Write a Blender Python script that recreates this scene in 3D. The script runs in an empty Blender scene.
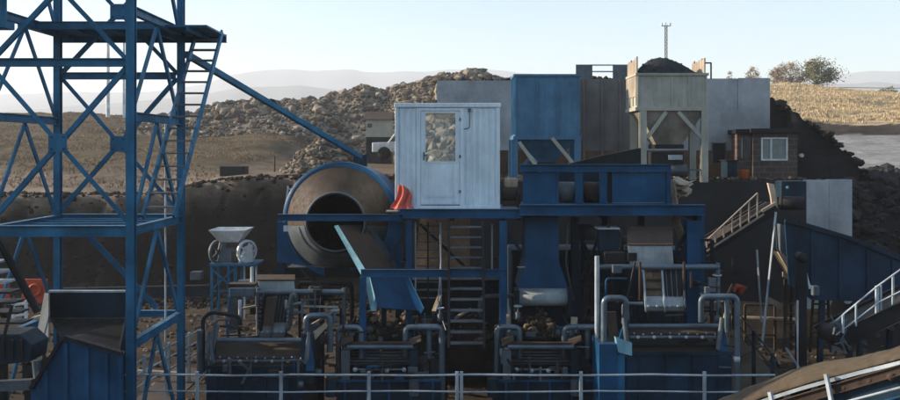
import bpy, math, random
from mathutils import Vector, Matrix, noise
R = math.radians
random.seed(7)
SC = bpy.context.scene
COL = SC.collection
H, F = 6.2, 875.0            # eye height above the pit floor, focal length in photo pixels

def P(px, py, Y):            # a point of the photograph at a true distance Y
    return Vector(((px - 450) * Y / F, Y, H - (py - 150) * Y / F))
def X_(px, Y): return (px - 450) * Y / F
def Z_(py, Y): return H - (py - 150) * Y / F

# ------------------------------------------------------------------ materials
def nodes_of(m):
    m.use_nodes = True
    return m.node_tree, m.node_tree.nodes, m.node_tree.links
def new_mat(name):
    m = bpy.data.materials.new(name)
    nt, N, L = nodes_of(m)
    b = N['Principled BSDF']
    return m, N, L, b
def mixc(N, L, fac, a, b):
    x = N.new('ShaderNodeMix'); x.data_type = 'RGBA'
    if isinstance(fac, float): x.inputs[0].default_value = fac
    else: L.new(fac, x.inputs[0])
    for v, s in ((a, 6), (b, 7)):
        if isinstance(v, tuple): x.inputs[s].default_value = (*v, 1)
        else: L.new(v, x.inputs[s])
    return x.outputs[2]
def ntex(N, L, scale, detail=6, rough=.6, vec=None, dist=0.0):
    t = N.new('ShaderNodeTexNoise'); t.inputs['Scale'].default_value = scale
    t.inputs['Detail'].default_value = detail; t.inputs['Roughness'].default_value = rough
    t.inputs['Distortion'].default_value = dist
    if vec is not None: L.new(vec, t.inputs['Vector'])
    return t.outputs['Fac']
def ramp(N, L, src, a, b, lo=0.0, hi=1.0):
    r = N.new('ShaderNodeMapRange'); r.clamp = True
    r.inputs[1].default_value = a; r.inputs[2].default_value = b
    r.inputs[3].default_value = lo; r.inputs[4].default_value = hi
    L.new(src, r.inputs[0]); return r.outputs[0]
def math_(N, L, op, a, b):
    m = N.new('ShaderNodeMath'); m.operation = op
    for i, v in enumerate((a, b)):
        if isinstance(v, (int, float)): m.inputs[i].default_value = v
        else: L.new(v, m.inputs[i])
    return m.outputs[0]
def objcoord(N):
    return N.new('ShaderNodeNewGeometry').outputs['Position']
def mapping(N, L, vec, sc):
    m = N.new('ShaderNodeMapping'); m.inputs['Scale'].default_value = sc
    L.new(vec, m.inputs['Vector']); return m.outputs[0]
def bump(N, L, b, h, s=.3, d=.02):
    n = N.new('ShaderNodeBump'); n.inputs['Strength'].default_value = s; n.inputs['Distance'].default_value = d
    L.new(h, n.inputs['Height']); L.new(n.outputs[0], b.inputs['Normal'])

def paint(name, col, rust=(.09, .05, .03), rusty=.35, rough=.5, dust=.3, dustc=(.10, .078, .06), metal=0.0, var=.35):
    """weathered paint: faded patches, rust blotches, streaks that run down, dust lying on ledges"""
    m, N, L, b = new_mat(name)
    pos = objcoord(N)
    n1 = ntex(N, L, 1.3, 5, .6, pos)
    n2 = ntex(N, L, 9, 8, .75, pos); n3 = ntex(N, L, 38, 6, .7, pos)
    st = ntex(N, L, 1, 6, .7, mapping(N, L, pos, (11, 11, .7)))
    dark = tuple(c * (1 - var) for c in col); lite = tuple(min(1, c * (1 + var) + .01) for c in col)
    c = mixc(N, L, ramp(N, L, n1, .35, .65), dark, lite)
    c = mixc(N, L, ramp(N, L, st, .5, .72, 0, .5), c, tuple(x * .45 + .012 for x in col))
    c = mixc(N, L, ramp(N, L, n2, .78 - rusty * .5, .9 - rusty * .4), c, rust)
    c = mixc(N, L, ramp(N, L, n3, .66 - rusty * .15, .72 - rusty * .12, 0, .75), c, rust)
    rs = ntex(N, L, 1, 5, .8, mapping(N, L, pos, (24, 24, 1.6)))
    c = mixc(N, L, ramp(N, L, rs, .58, .74, 0, .55), c, tuple(a * .6 + b_ * .3 for a, b_ in zip(rust, col)))
    g = N.new('ShaderNodeNewGeometry'); sx = N.new('ShaderNodeSeparateXYZ'); L.new(g.outputs['Normal'], sx.inputs[0])
    up = ramp(N, L, sx.outputs[2], .45, .9)
    dn = ramp(N, L, ntex(N, L, 5, 5, .6, pos), .3, .6, .4, 1)
    c = mixc(N, L, math_(N, L, 'MULTIPLY', math_(N, L, 'MULTIPLY', up, dn), dust), c, dustc)
    L.new(c, b.inputs['Base Color'])
    L.new(ramp(N, L, n2, .3, .7, rough - .12, rough + .25), b.inputs['Roughness'])
    b.inputs['Metallic'].default_value = metal; b.inputs['Specular IOR Level'].default_value = .5 if metal or name in ('cabin_sheet', 'cabin_trim', 'white_paint', 'rail_paint') else .22
    bump(N, L, b, n2, .25, .01)
    return m
def rocky(name, cols, scale=3.0, rough=.95, bs=.6):
    m, N, L, b = new_mat(name)
    g = N.new('ShaderNodeNewGeometry')
    r = N.new('ShaderNodeValToRGB'); e = r.color_ramp.elements
    e[0].position = 0; e[0].color = (*cols[0], 1); e[1].position = 1; e[1].color = (*cols[-1], 1)
    for i, cc in enumerate(cols[1:-1]):
        k = e.new((i + 1) / (len(cols) - 1)); k.color = (*cc, 1)
    L.new(g.outputs['Random Per Island'], r.inputs[0])
    n = ntex(N, L, scale, 8, .7, g.outputs['Position'])
    c = mixc(N, L, ramp(N, L, n, .3, .7, .55, 0), r.outputs[0], tuple(x * .4 for x in cols[0]))
    L.new(c, b.inputs['Base Color']); b.inputs['Roughness'].default_value = rough; b.inputs['Specular IOR Level'].default_value = .15
    bump(N, L, b, n, bs, .05)
    return m

BLUE = paint('tower_blue', (.009, .118, .225), rusty=.22, rough=.42)
BLUE2 = paint('panel_blue', (.001, .064, .150), rusty=.16, rough=.4, dust=.3, var=.3)
NAVY = paint('navy_blue', (.001, .019, .036), rusty=.3, rough=.5, dust=.25)
BINB = paint('bin_blue', (.06, .17, .28), rusty=.22, rough=.55, var=.2)
CYAN = paint('cyan_blue', (.17, .36, .43), rusty=.25, rough=.4, dust=.2)
STEEL = paint('galvanised_pipe', (.10, .145, .18), rusty=.32, rough=.34, metal=.4, dust=.3)
PALEM = paint('pale_grey_sheet', (.30, .34, .35), rusty=.3, rough=.45, dust=.3)
RAILM = paint('rail_paint', (.36, .42, .46), rusty=.3, rough=.45, dust=.3)
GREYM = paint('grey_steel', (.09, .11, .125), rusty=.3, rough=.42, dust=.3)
DARKM = paint('grimy_steel', (.010, .011, .013), rust=(.035, .021, .014), rusty=.4, rough=.5, dust=.3)
RUSTM = paint('rusted_steel', (.05, .032, .023), rust=(.02, .013, .01), rusty=.4, rough=.8, dust=.6)
CONEM = paint('drum_cone_steel', (.048, .032, .021), rust=(.026, .02, .016), rusty=.5, rough=.62, dust=.15, metal=.0)
TANM = paint('tan_sheet', (.38, .37, .305), rust=(.12, .085, .06), rusty=.18, rough=.6, var=.14)
TANB = paint('pale_sheet_boards', (.33, .27, .205), rust=(.2, .12, .08), rusty=.3, rough=.7, var=.25)
WHITEM = paint('white_paint', (.62, .64, .63), rust=(.22, .15, .1), rusty=.22, rough=.5, dust=.4)
CABW = paint('cabin_sheet', (.70, .82, .87), rust=(.34, .32, .28), rusty=.24, rough=.38, dust=.3, var=.12)
CABT = paint('cabin_trim', (.72, .83, .88), rusty=.1, rough=.35, dust=.2, var=.08)
BELT = paint('sandy_rubber', (.09, .068, .044), rust=(.04, .031, .022), rusty=.62, rough=.95, dust=.55, dustc=(.105, .08, .054), var=.2)
REDM = paint('red_paint', (.45, .07, .03), rusty=.2, rough=.5)
ORANGE = paint('orange_plastic', (.55, .13, .04), rusty=.1, rough=.5)
BLACKM = paint('black_rubber', (.012, .012, .013), rust=(.03, .022, .018), rusty=.3, rough=.7, dust=.5)
SHEETM = paint('torn_tan_sheeting', (.46, .36, .25), rust=(.2, .14, .09), rusty=.3, rough=.8)

def concrete(name, col, seams=True, panel=(1.2, 1.5)):
    m, N, L, b = new_mat(name)
    pos = objcoord(N)
    n1 = ntex(N, L, .5, 8, .65, pos); n2 = ntex(N, L, 6, 8, .7, pos)
    st = ntex(N, L, 1, 7, .7, mapping(N, L, pos, (1.1, 1.1, .3)))
    c = mixc(N, L, ramp(N, L, n1, .36, .64), tuple(x * .66 for x in col), tuple(x * 1.2 for x in col))
    c = mixc(N, L, ramp(N, L, st, .48, .75, 0, .5), c, tuple(x * .42 for x in col))
    c = mixc(N, L, ramp(N, L, n2, .55, .8, 0, .5), c, tuple(x * .5 for x in col))
    L.new(c, b.inputs['Base Color']); b.inputs['Roughness'].default_value = .9; b.inputs['Specular IOR Level'].default_value = .2
    bump(N, L, b, n2, .4, .03)
    return m
CONC = concrete('concrete', (.40, .425, .43))
CONCB = concrete('stained_concrete', (.165, .155, .145))
CONCD = concrete('sooty_concrete', (.030, .030, .031))

def brick():
    m, N, L, b = new_mat('brown_brick')
    tc = objcoord(N)
    s = N.new('ShaderNodeSeparateXYZ'); L.new(tc, s.inputs[0])
    cb = N.new('ShaderNodeCombineXYZ'); L.new(math_(N, L, 'ADD', s.outputs[0], s.outputs[1]), cb.inputs[0]); L.new(s.outputs[2], cb.inputs[1])
    t = N.new('ShaderNodeTexBrick'); L.new(cb.outputs[0], t.inputs['Vector'])
    t.inputs['Scale'].default_value = 1; t.inputs['Brick Width'].default_value = .42; t.inputs['Row Height'].default_value = .2
    t.inputs['Mortar Size'].default_value = .018
    t.inputs['Color1'].default_value = (.11, .072, .056, 1); t.inputs['Color2'].default_value = (.075, .05, .04, 1)
    t.inputs['Mortar'].default_value = (.14, .12, .105, 1)
    n = ntex(N, L, 2.5, 8, .7, tc)
    c = mixc(N, L, ramp(N, L, n, .4, .7, 0, .6), t.outputs[0], (.05, .036, .03))
    L.new(c, b.inputs['Base Color']); b.inputs['Roughness'].default_value = .92
    bump(N, L, b, t.outputs[1], -.4, .02)
    return m
BRICK = brick()

def glass(name, col=(.05, .06, .06), rough=.06):
    m, N, L, b = new_mat(name)
    n = ntex(N, L, 4, 5, .6, objcoord(N))
    L.new(mixc(N, L, ramp(N, L, n, .35, .7), col, tuple(c * 1.5 for c in col)), b.inputs['Base Color'])
    L.new(ramp(N, L, n, .3, .7, rough, rough + (.1 if rough else .02)), b.inputs['Roughness'])
    b.inputs['IOR'].default_value = 1.9
    bump(N, L, b, ntex(N, L, 1.6, 2, .5, objcoord(N)), .05, .02)
    return m
DGLASS = glass('door_glass', (.62, .68, .66), .0)
GLASS = glass('window_glass'); GLASS2 = glass('dusty_glass', (.16, .2, .19), .15)

DGLASS.node_tree.nodes['Principled BSDF'].inputs['Metallic'].default_value = .75
def leafmat(name, a, b2):
    m, N, L, b = new_mat(name)
    g = N.new('ShaderNodeNewGeometry')
    L.new(mixc(N, L, g.outputs['Random Per Island'], a, b2), b.inputs['Base Color']); b.inputs['Roughness'].default_value = .8
    return m
LEAFG = leafmat('olive_leaf', (.13, .135, .075), (.27, .25, .15))
LEAFB = leafmat('dry_twig', (.24, .19, .13), (.38, .31, .22))
BARK = rocky('bark', [(.10, .075, .055), (.14, .11, .08)])
GRASSM = leafmat('dry_grass', (.46, .35, .20), (.60, .47, .29))
GRASSB = leafmat('brown_grass', (.17, .11, .06), (.31, .22, .125))
ROCKM = rocky('rubble_rock', [(.08, .063, .045), (.165, .13, .093), (.21, .168, .122), (.44, .38, .30), (.11, .088, .063), (.13, .11, .088), (.17, .142, .11)], 2)
ROCKN = rocky('ore_rock', [(.03, .024, .019), (.08, .06, .042), (.28, .21, .14), (.05, .04, .03), (.04, .032, .025)], 5)
COALM = rocky('dark_ore', [(.020, .018, .017), (.042, .037, .034), (.065, .056, .049)], 3)
COALG = rocky('dark_ore_pile', [(.030, .036, .040), (.042, .050, .055)], 4)
SOILM = rocky('spilled_soil', [(.17, .12, .08), (.20, .15, .10)], 4)

# ------------------------------------------------------------------ mesh builder
class MB:
    def __init__(s): s.v = []; s.f = []; s.sm = []
    def add(s, v, f, smooth=False):
        o = len(s.v); s.v += [Vector(x) for x in v]
        s.f += [[i + o for i in q] for q in f]; s.sm += [smooth] * len(f); return s
    def box(s, x0, y0, z0, x1, y1, z1):
        x0, x1 = min(x0, x1), max(x0, x1); y0, y1 = min(y0, y1), max(y0, y1); z0, z1 = min(z0, z1), max(z0, z1)
        v = [(x0, y0, z0), (x1, y0, z0), (x1, y1, z0), (x0, y1, z0), (x0, y0, z1), (x1, y0, z1), (x1, y1, z1), (x0, y1, z1)]
        return s.add(v, [(0, 3, 2, 1), (4, 5, 6, 7), (0, 1, 5, 4), (1, 2, 6, 5), (2, 3, 7, 6), (3, 0, 4, 7)])
    def pbox(s, px0, py0, px1, py1, Y, d):     # box whose FRONT face covers those photo pixels at distance Y
        return s.box(X_(px0, Y), Y, Z_(py0, Y), X_(px1, Y), Y + d, Z_(py1, Y))
    def bar(s, p, q, w, h=None, up=(0, 0, 1)):
        p = Vector(p); q = Vector(q); h = h or w; d = (q - p).normalized(); up = Vector(up)
        if abs(d.dot(up)) > .98: up = Vector((0, 1, 0))
        a = d.cross(up).normalized() * w / 2; b = a.cross(d).normalized() * h / 2
        v = [p - a - b, p + a - b, p + a + b, p - a + b, q - a - b, q + a - b, q + a + b, q - a + b]
        return s.add(v, [(0, 1, 2, 3), (7, 6, 5, 4), (0, 4, 5, 1), (1, 5, 6, 2), (2, 6, 7, 3), (3, 7, 4, 0)])
    def ibeam(s, p, q, w, h, t=.014):
        """rolled channel/I section"""
        p = Vector(p); q = Vector(q); d = (q - p).normalized(); up = Vector((0, 0, 1))
        if abs(d.dot(up)) > .98: up = Vector((0, 1, 0))
        a = d.cross(up).normalized(); b = a.cross(d).normalized()
        s.bar(p + b * (h / 2 - t / 2), q + b * (h / 2 - t / 2), w, t, b)
        s.bar(p - b * (h / 2 - t / 2), q - b * (h / 2 - t / 2), w, t, b)
        return s.bar(p, q, t, h - 2 * t - .001, b)
    def tube(s, pts, r, n=10, cap=True):
        pts = [Vector(p) for p in pts]; rings = []
        rr = r if isinstance(r, (list, tuple)) else [r] * len(pts)
        a = None
        for i, p in enumerate(pts):
            d = ((pts[min(i + 1, len(pts) - 1)] - pts[max(i - 1, 0)])).normalized()
            if a is None:
                a = d.cross(Vector((0, 0, 1)) if abs(d.z) < .9 else Vector((0, 1, 0))).normalized()
            else: a = (a - d * a.dot(d)).normalized()
            b = d.cross(a)
            rings.append([p + (a * math.cos(t) + b * math.sin(t)) * rr[i] for t in [2 * math.pi * k / n for k in range(n)]])
        v = [x for r_ in rings for x in r_]; f = []
        for i in range(len(pts) - 1):
            for k in range(n):
                f.append((i * n + k, i * n + (k + 1) % n, (i + 1) * n + (k + 1) % n, (i + 1) * n + k))
        s.add(v, f, True)
        if cap:
            s.add(rings[0], [list(range(n))[::-1]]); s.add(rings[-1], [list(range(n))])
        return s
    def lathe(s, c, prof, axis='Y', n=48, a0=0, a1=2 * math.pi, smooth=True):
        """prof = [(along, radius)]"""
        c = Vector(c); full = abs(a1 - a0 - 2 * math.pi) < 1e-6; m = n if full else n + 1; v = []; f = []
        for (t, r) in prof:
            for k in range(m):
                g = a0 + (a1 - a0) * k / n; u, w = math.cos(g) * r, math.sin(g) * r
                v.append(c + (Vector((u, t, w)) if axis == 'Y' else Vector((t, u, w)) if axis == 'X' else Vector((u, w, t))))
        for i in range(len(prof) - 1):
            for k in range(n):
                k2 = (k + 1) % m
                f.append((i * m + k, i * m + k2, (i + 1) * m + k2, (i + 1) * m + k))
        return s.add(v, f, smooth)
    def prism(s, poly, d):       # poly = 3D points, extruded by vector d
        d = Vector(d); n = len(poly); v = [Vector(p) for p in poly] + [Vector(p) + d for p in poly]
        f = [list(range(n))[::-1], [i + n for i in range(n)]] + [(i, (i + 1) % n, (i + 1) % n + n, i + n) for i in range(n)]
        return s.add(v, f)
    def ppoly(s, pts, Y, d):     # photo outline at distance Y with real thickness d
        return s.prism([P(a, b, Y) for a, b in pts], (0, d, 0))
    def plate(s, pts, t=.02):    # plate through 3D points, real thickness
        pts = [Vector(p) for p in pts]; nrm = (pts[1] - pts[0]).cross(pts[2] - pts[0]).normalized()
        return s.prism(pts, nrm * t)
    def rock(s, c, r, sq=.75):
        t = (1 + 5 ** .5) / 2
        v = [(-1, t, 0), (1, t, 0), (-1, -t, 0), (1, -t, 0), (0, -1, t), (0, 1, t), (0, -1, -t), (0, 1, -t), (t, 0, -1), (t, 0, 1), (-t, 0, -1), (-t, 0, 1)]
        f = [(0, 11, 5), (0, 5, 1), (0, 1, 7), (0, 7, 10), (0, 10, 11), (1, 5, 9), (5, 11, 4), (11, 10, 2), (10, 7, 6), (7, 1, 8), (3, 9, 4), (3, 4, 2), (3, 2, 6), (3, 6, 8), (3, 8, 9), (4, 9, 5), (2, 4, 11), (6, 2, 10), (8, 6, 7), (9, 8, 1)]
        m = Matrix.Rotation(random.uniform(0, 6), 3, 'Z') @ Matrix.Rotation(random.uniform(0, 6), 3, 'X')
        k = r / 1.9; e = [random.uniform(.6, 1.35) for _ in range(3)]
        vv = []
        for p in v:
            q = m @ Vector(p); q = Vector((q.x * e[0], q.y * e[1], q.z * e[2] * sq)) * k * random.uniform(.75, 1.2)
            vv.append(Vector(c) + q)
        return s.add(vv, f)
    def build(s, name, mat, parent=None, label=None, bevel=0):
        o0 = Vector((0, 0, 0)); q = parent
        while q is not None: o0 += q.location; q = q.parent
        if parent is None and s.v:   # a thing of one mesh: origin at its base
            xs = [v.x for v in s.v]; ys = [v.y for v in s.v]
            o0 = Vector(((min(xs) + max(xs)) / 2, (min(ys) + max(ys)) / 2, min(v.z for v in s.v)))
        me = bpy.data.meshes.new(name); me.from_pydata([v - o0 for v in s.v], [], s.f)
        me.polygons.foreach_set('use_smooth', s.sm); me.materials.append(mat); me.update()
        o = bpy.data.objects.new(name, me); COL.objects.link(o)
        if parent is None: o.location = o0
        else: o.parent = parent
        if label: o['label'] = label
        if bevel:
            b = o.modifiers.new('bevel', 'BEVEL'); b.width = bevel; b.segments = 2; b.limit_method = 'ANGLE'
        return o

def thing(name, loc, label, cat, group=None):
    o = bpy.data.objects.new(name, None); o.empty_display_size = .2; COL.objects.link(o); o.location = loc
    o['label'] = label; o['category'] = cat
    if group: o['group'] = group
    return o
def tag(o, label=None, cat=None, group=None, kind=None):
    if label: o['label'] = label
    if cat: o['category'] = cat
    if group: o['group'] = group
    if kind: o['kind'] = kind
    return o
def copy_tree(o, parent=None):
    c = o.copy(); COL.objects.link(c); c.parent = parent
    for ch in list(o.children): copy_tree(ch, c)
    return c
def ss(a, b, x):
    t = max(0, min(1, (x - a) / (b - a))); return t * t * (3 - 2 * t)
def interp(pts, x):
    if x <= pts[0][0]: return pts[0][1]
    for (a, b), (c, d) in zip(pts, pts[1:]):
        if x <= c: return b + (d - b) * (x - a) / (c - a)
    return pts[-1][1]
def arc(p, q, n=5):           # elbow points from p to q round their corner (quarter bend)
    (p, c, q) = (Vector(p), None, Vector(q)); return p, q
def bend(pts, r, n=5):        # polyline with rounded corners
    pts = [Vector(p) for p in pts]; out = [pts[0]]
    for a, b, c in zip(pts, pts[1:], pts[2:]):
        u = (a - b).normalized(); w = (c - b).normalized(); k = min(r, (a - b).length * .49, (c - b).length * .49)
        s0, s1 = b + u * k, b + w * k
        for i in range(n + 1):
            t = i / n; out.append(s0 * (1 - t) ** 2 + b * 2 * t * (1 - t) + s1 * t * t)
    out.append(pts[-1]); return out
# ================================================================== SETTING
def hnoise(x, y, s): return noise.noise(Vector((x * s, y * s, 3.1)))
def fr(x, y, s, o=4): return noise.fractal(Vector((x * s, y * s, 1.7)), 1.0, 2.0, o)
ridgeR = [(-60, 15), (0, 15), (30, 14.9), (40, 14.6), (50, 13.7), (58, 12.9), (80, 12), (200, 10)]
def ground(X, Y):
    """returns height and zone colour of the terrain"""
    n = fr(X, Y, .12) * .5 + fr(X, Y, .6) * .12
    pit = 0.0 + fr(X, Y, .35) * .18
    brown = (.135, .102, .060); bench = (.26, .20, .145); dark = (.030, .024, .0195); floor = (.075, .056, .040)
    gold = (.54, .42, .25); road = (.37, .355, .33); soot = (.026, .023, .021); cut = (.075, .06, .048)
    if Y < 7:                                   # the side the photograph is taken from
        z = 4.4 + max(0, -Y - 12) * .13 + n
        t = ss(7, 2.5, Y); return pit + (z - pit) * t, brown
    # ---- left field / middle bench / right hill, as seen beyond the pit
    wL = ss(-9, -14, X)
    cy = 38.3 + fr(X, 0, .16) * .18 + fr(X, 5, 1.4, 5) * .22
    zl = 4.25 + (Y - 39) * .0915 + n * .8 * ss(40, 60, Y)
    if Y > 108: zl = 10.6 - (Y - 108) * .10 + n
    zm = 4.95 + (Y - 38) * .012 + n * .4 * ss(40, 60, Y)
    zb = zl * wL + zm * (1 - wL)
    cb = brown if X < -12 else tuple(a * .6 + b * .4 for a, b in zip(brown, bench))
    kb = ss(52, 41, Y + fr(X, Y, .2) * 4)
    cb = tuple(a * (1 - kb) + b * kb for a, b in zip(cb, bench))
    if X < -1.2:
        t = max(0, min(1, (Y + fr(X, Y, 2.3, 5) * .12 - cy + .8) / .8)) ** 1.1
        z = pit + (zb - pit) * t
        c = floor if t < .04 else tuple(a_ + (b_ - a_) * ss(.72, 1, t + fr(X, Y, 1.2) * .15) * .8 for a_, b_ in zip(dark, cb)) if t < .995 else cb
        if Y > 130: z = max(-12, z)
        # slope on the far left edge of the pit
        return z, c
    # ---- centre: plant bench at 5.2, loading ramp behind the concrete walls at 8.4
    if X < 12.7:
        if Y < 29.15: return pit, floor
        if Y < 34.2: return 5.17 + n * .05, tuple(x * .35 for x in floor)
        z = 8.15 + n * .25
        if Y > 50:
            z = z + (interp(ridgeR, X) * .9 - z) * ss(50, 110, Y)
        if Y > 116: z -= (Y - 116) * .12
        return max(-12, z), cut
    # ---- right
    if Y < 33:
        z = pit + (4.9 - pit) * ss(27.2, 33, Y)
        return z + fr(X, Y, .9) * .25 * ss(27, 29, Y), (floor if Y < 27.5 else soot)
    road_z = 4.9 + max(0, Y - 45) * .14
    slope = 8.2 - (X - 12.6) * .92 + fr(X, Y, .45) * .5
    wd = ss(62, 52, Y)
    zr = max(road_z, slope * wd + road_z * (1 - wd) if slope > road_z else road_z)
    c = soot if (slope > road_z - .25 and Y < 58) else road
    if Y < 40: c = soot
    if Y > 60:
        hz = 8.35 + (Y - 65) * (interp(ridgeR, X) - 8.35) / 45 + n * .7 + fr(X, Y, .9) * .12
        if Y > 110: hz = interp(ridgeR, X) + n * .7 - (Y - 110) * .12
        t = ss(60.5, 64.5, Y + fr(X, Y, .3) * 1.5)
        zr = zr + (hz - zr) * t
        c = road if t < .03 else (cut if t < .97 else gold)
        if t >= .97:
            g = max(0, min(1, .5 + fr(X, Y, .14) * 1.1)); c = tuple(a * (1 - .3 * g) for a in gold)
    return max(-12, zr), c

def axis(near0, near1, st, far0, far1):
    a = []; x = near0
    while x <= near1 + 1e-6: a.append(x); x += st
    k = st; x = near1
    while x < far1: k *= 1.22; x += k; a.append(min(x, far1))
    k = st; x = near0
    while x > far0: k *= 1.22; x -= k; a.insert(0, max(x, far0))
    return a
xs = axis(-45, 45, .45, -2600, 2600); ys = axis(1, 118, .45, -400, 2600)
ys = sorted([y for y in ys if not 36.9 < y < 39.4] + [36.95 + .11 * i for i in range(23)])
V = []; C = []; Fc = []
for y in ys:
    for x in xs:
        z, c = ground(x, y)
        if abs(x) > 70 and y > 0:
            k = ss(70, 400, abs(x)); z = z * (1 - k) + (-12 if y > 118 else 3) * k
        k = 1 + .25 * fr(x, y, .5); V.append((x, y, z)); C.append([a * k for a in c] + [1])
W = len(xs)
for j in range(len(ys) - 1):
    for i in range(W - 1): Fc.append((j * W + i, j * W + i + 1, (j + 1) * W + i + 1, (j + 1) * W + i))
me = bpy.data.meshes.new('ground'); me.from_pydata(V, [], Fc)
at = me.color_attributes.new('Zone', 'FLOAT_COLOR', 'POINT'); at.data.foreach_set('color', [a for c in C for a in c])
me.polygons.foreach_set('use_smooth', [True] * len(Fc))
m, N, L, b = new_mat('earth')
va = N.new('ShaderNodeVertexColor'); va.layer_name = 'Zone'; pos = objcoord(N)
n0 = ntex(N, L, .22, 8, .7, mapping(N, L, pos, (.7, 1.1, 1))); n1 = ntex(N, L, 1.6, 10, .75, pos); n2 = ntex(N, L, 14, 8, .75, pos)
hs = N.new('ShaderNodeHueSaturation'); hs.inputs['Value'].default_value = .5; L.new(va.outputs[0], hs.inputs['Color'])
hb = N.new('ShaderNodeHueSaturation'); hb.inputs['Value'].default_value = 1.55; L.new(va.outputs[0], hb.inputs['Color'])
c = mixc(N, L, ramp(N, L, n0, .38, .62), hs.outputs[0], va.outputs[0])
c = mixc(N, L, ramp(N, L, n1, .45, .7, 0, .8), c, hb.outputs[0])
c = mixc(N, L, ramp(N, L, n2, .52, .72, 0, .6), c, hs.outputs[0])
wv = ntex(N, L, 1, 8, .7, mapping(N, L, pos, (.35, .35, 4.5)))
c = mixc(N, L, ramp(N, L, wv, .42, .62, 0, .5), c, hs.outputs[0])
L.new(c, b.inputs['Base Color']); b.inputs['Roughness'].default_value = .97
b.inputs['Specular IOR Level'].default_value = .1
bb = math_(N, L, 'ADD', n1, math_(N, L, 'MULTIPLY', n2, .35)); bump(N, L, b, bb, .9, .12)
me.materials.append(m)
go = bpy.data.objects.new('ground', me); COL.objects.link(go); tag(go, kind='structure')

# far hills
def hills(name, Y0, prof, depth, col, base=-14):
    xs_ = [-1500 + 3000 * i / 260 * Y0 / 1500 for i in range(261)]; V = []; Fc = []
    for j in range(14):
        t = j / 13; Y = Y0 - depth * (1 - t)
        for x in xs_:
            px = 450 + F * x / Y0
            ztop = H + (150 - interp(prof, px)) * Y0 / F
            z = base + (ztop - base) * (t ** 1.3) + fr(x, Y, 5 / Y0, 5) * depth * .05 * math.sin(min(1, t * 1.02) * math.pi) + fr(x, Y, 22 / Y0, 4) * depth * .004
            V.append((x, Y, z))
    n = len(xs_)
    for x in xs_: V.append((x, Y0 + depth * .5, base))
    for j in range(14):
        for i in range(n - 1): Fc.append((j * n + i, j * n + i + 1, (j + 1) * n + i + 1, (j + 1) * n + i))
    me = bpy.data.meshes.new(name); me.from_pydata(V, [], Fc); me.polygons.foreach_set('use_smooth', [True] * len(Fc))
    m, N, L, b = new_mat(name + '_soil'); pos = objcoord(N)
    nn = ntex(N, L, .006, 8, .65, pos)
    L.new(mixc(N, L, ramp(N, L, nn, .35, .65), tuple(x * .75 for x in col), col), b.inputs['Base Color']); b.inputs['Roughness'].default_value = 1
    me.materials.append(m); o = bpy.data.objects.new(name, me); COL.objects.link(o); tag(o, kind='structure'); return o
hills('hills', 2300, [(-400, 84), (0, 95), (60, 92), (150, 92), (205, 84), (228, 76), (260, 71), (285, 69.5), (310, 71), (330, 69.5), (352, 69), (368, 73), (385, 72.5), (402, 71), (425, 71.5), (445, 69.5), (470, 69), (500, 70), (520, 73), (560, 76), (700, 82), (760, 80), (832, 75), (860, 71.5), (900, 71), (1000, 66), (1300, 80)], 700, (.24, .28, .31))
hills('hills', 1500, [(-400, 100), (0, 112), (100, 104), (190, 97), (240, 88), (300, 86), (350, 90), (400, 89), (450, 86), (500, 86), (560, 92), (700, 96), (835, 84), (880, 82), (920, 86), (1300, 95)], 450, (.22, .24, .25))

# ---------------------------------------------------------------- grass (uncountable)
def tufts(name, mat, n, region, hgt, label):
    mb = MB(); k = 0
    while k < n:
        X, Y = region(); z, c = ground(X, Y); k += 1
        h = hgt * random.uniform(.5, 1.4)
        for q in range(4):
            a = random.uniform(0, 6.28); w = h * .22; dx, dy = math.cos(a) * w, math.sin(a) * w; lx, ly = random.uniform(-.5, .5) * h, random.uniform(-.5, .5) * h
            ox, oy = random.uniform(-.3, .3) * h, random.uniform(-.3, .3) * h
            mb.add([(X + ox - dx, Y + oy - dy, z - .03), (X + ox + dx, Y + oy + dy, z - .03), (X + ox + lx, Y + oy + ly, z + h)], [(0, 1, 2)])
    o = mb.build(name, mat); tag(o, label, 'grass', kind='stuff'); return o
def reg_right():
    while 1:
        Y = 65 + 47 * random.random() ** 1.2; X = random.uniform(12, 62)
        if X > .33 * Y and X < .56 * Y and hnoise(X, Y, .25) > -.25: return X, Y
tufts('grass', GRASSM, 16000, reg_right, .17, 'golden dry grass on the sunlit hillside at right')
def reg_left():
    while 1:
        Y = 41 + 69 * random.random() ** 1.1; X = -random.uniform(12, 62)
        if X > -.56 * Y and hnoise(X, Y, .2) > -.1: return X, Y
tufts('grass', GRASSB, 11000, reg_left, .12, 'brown dry grass on the slope beyond the pit at left')

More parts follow.
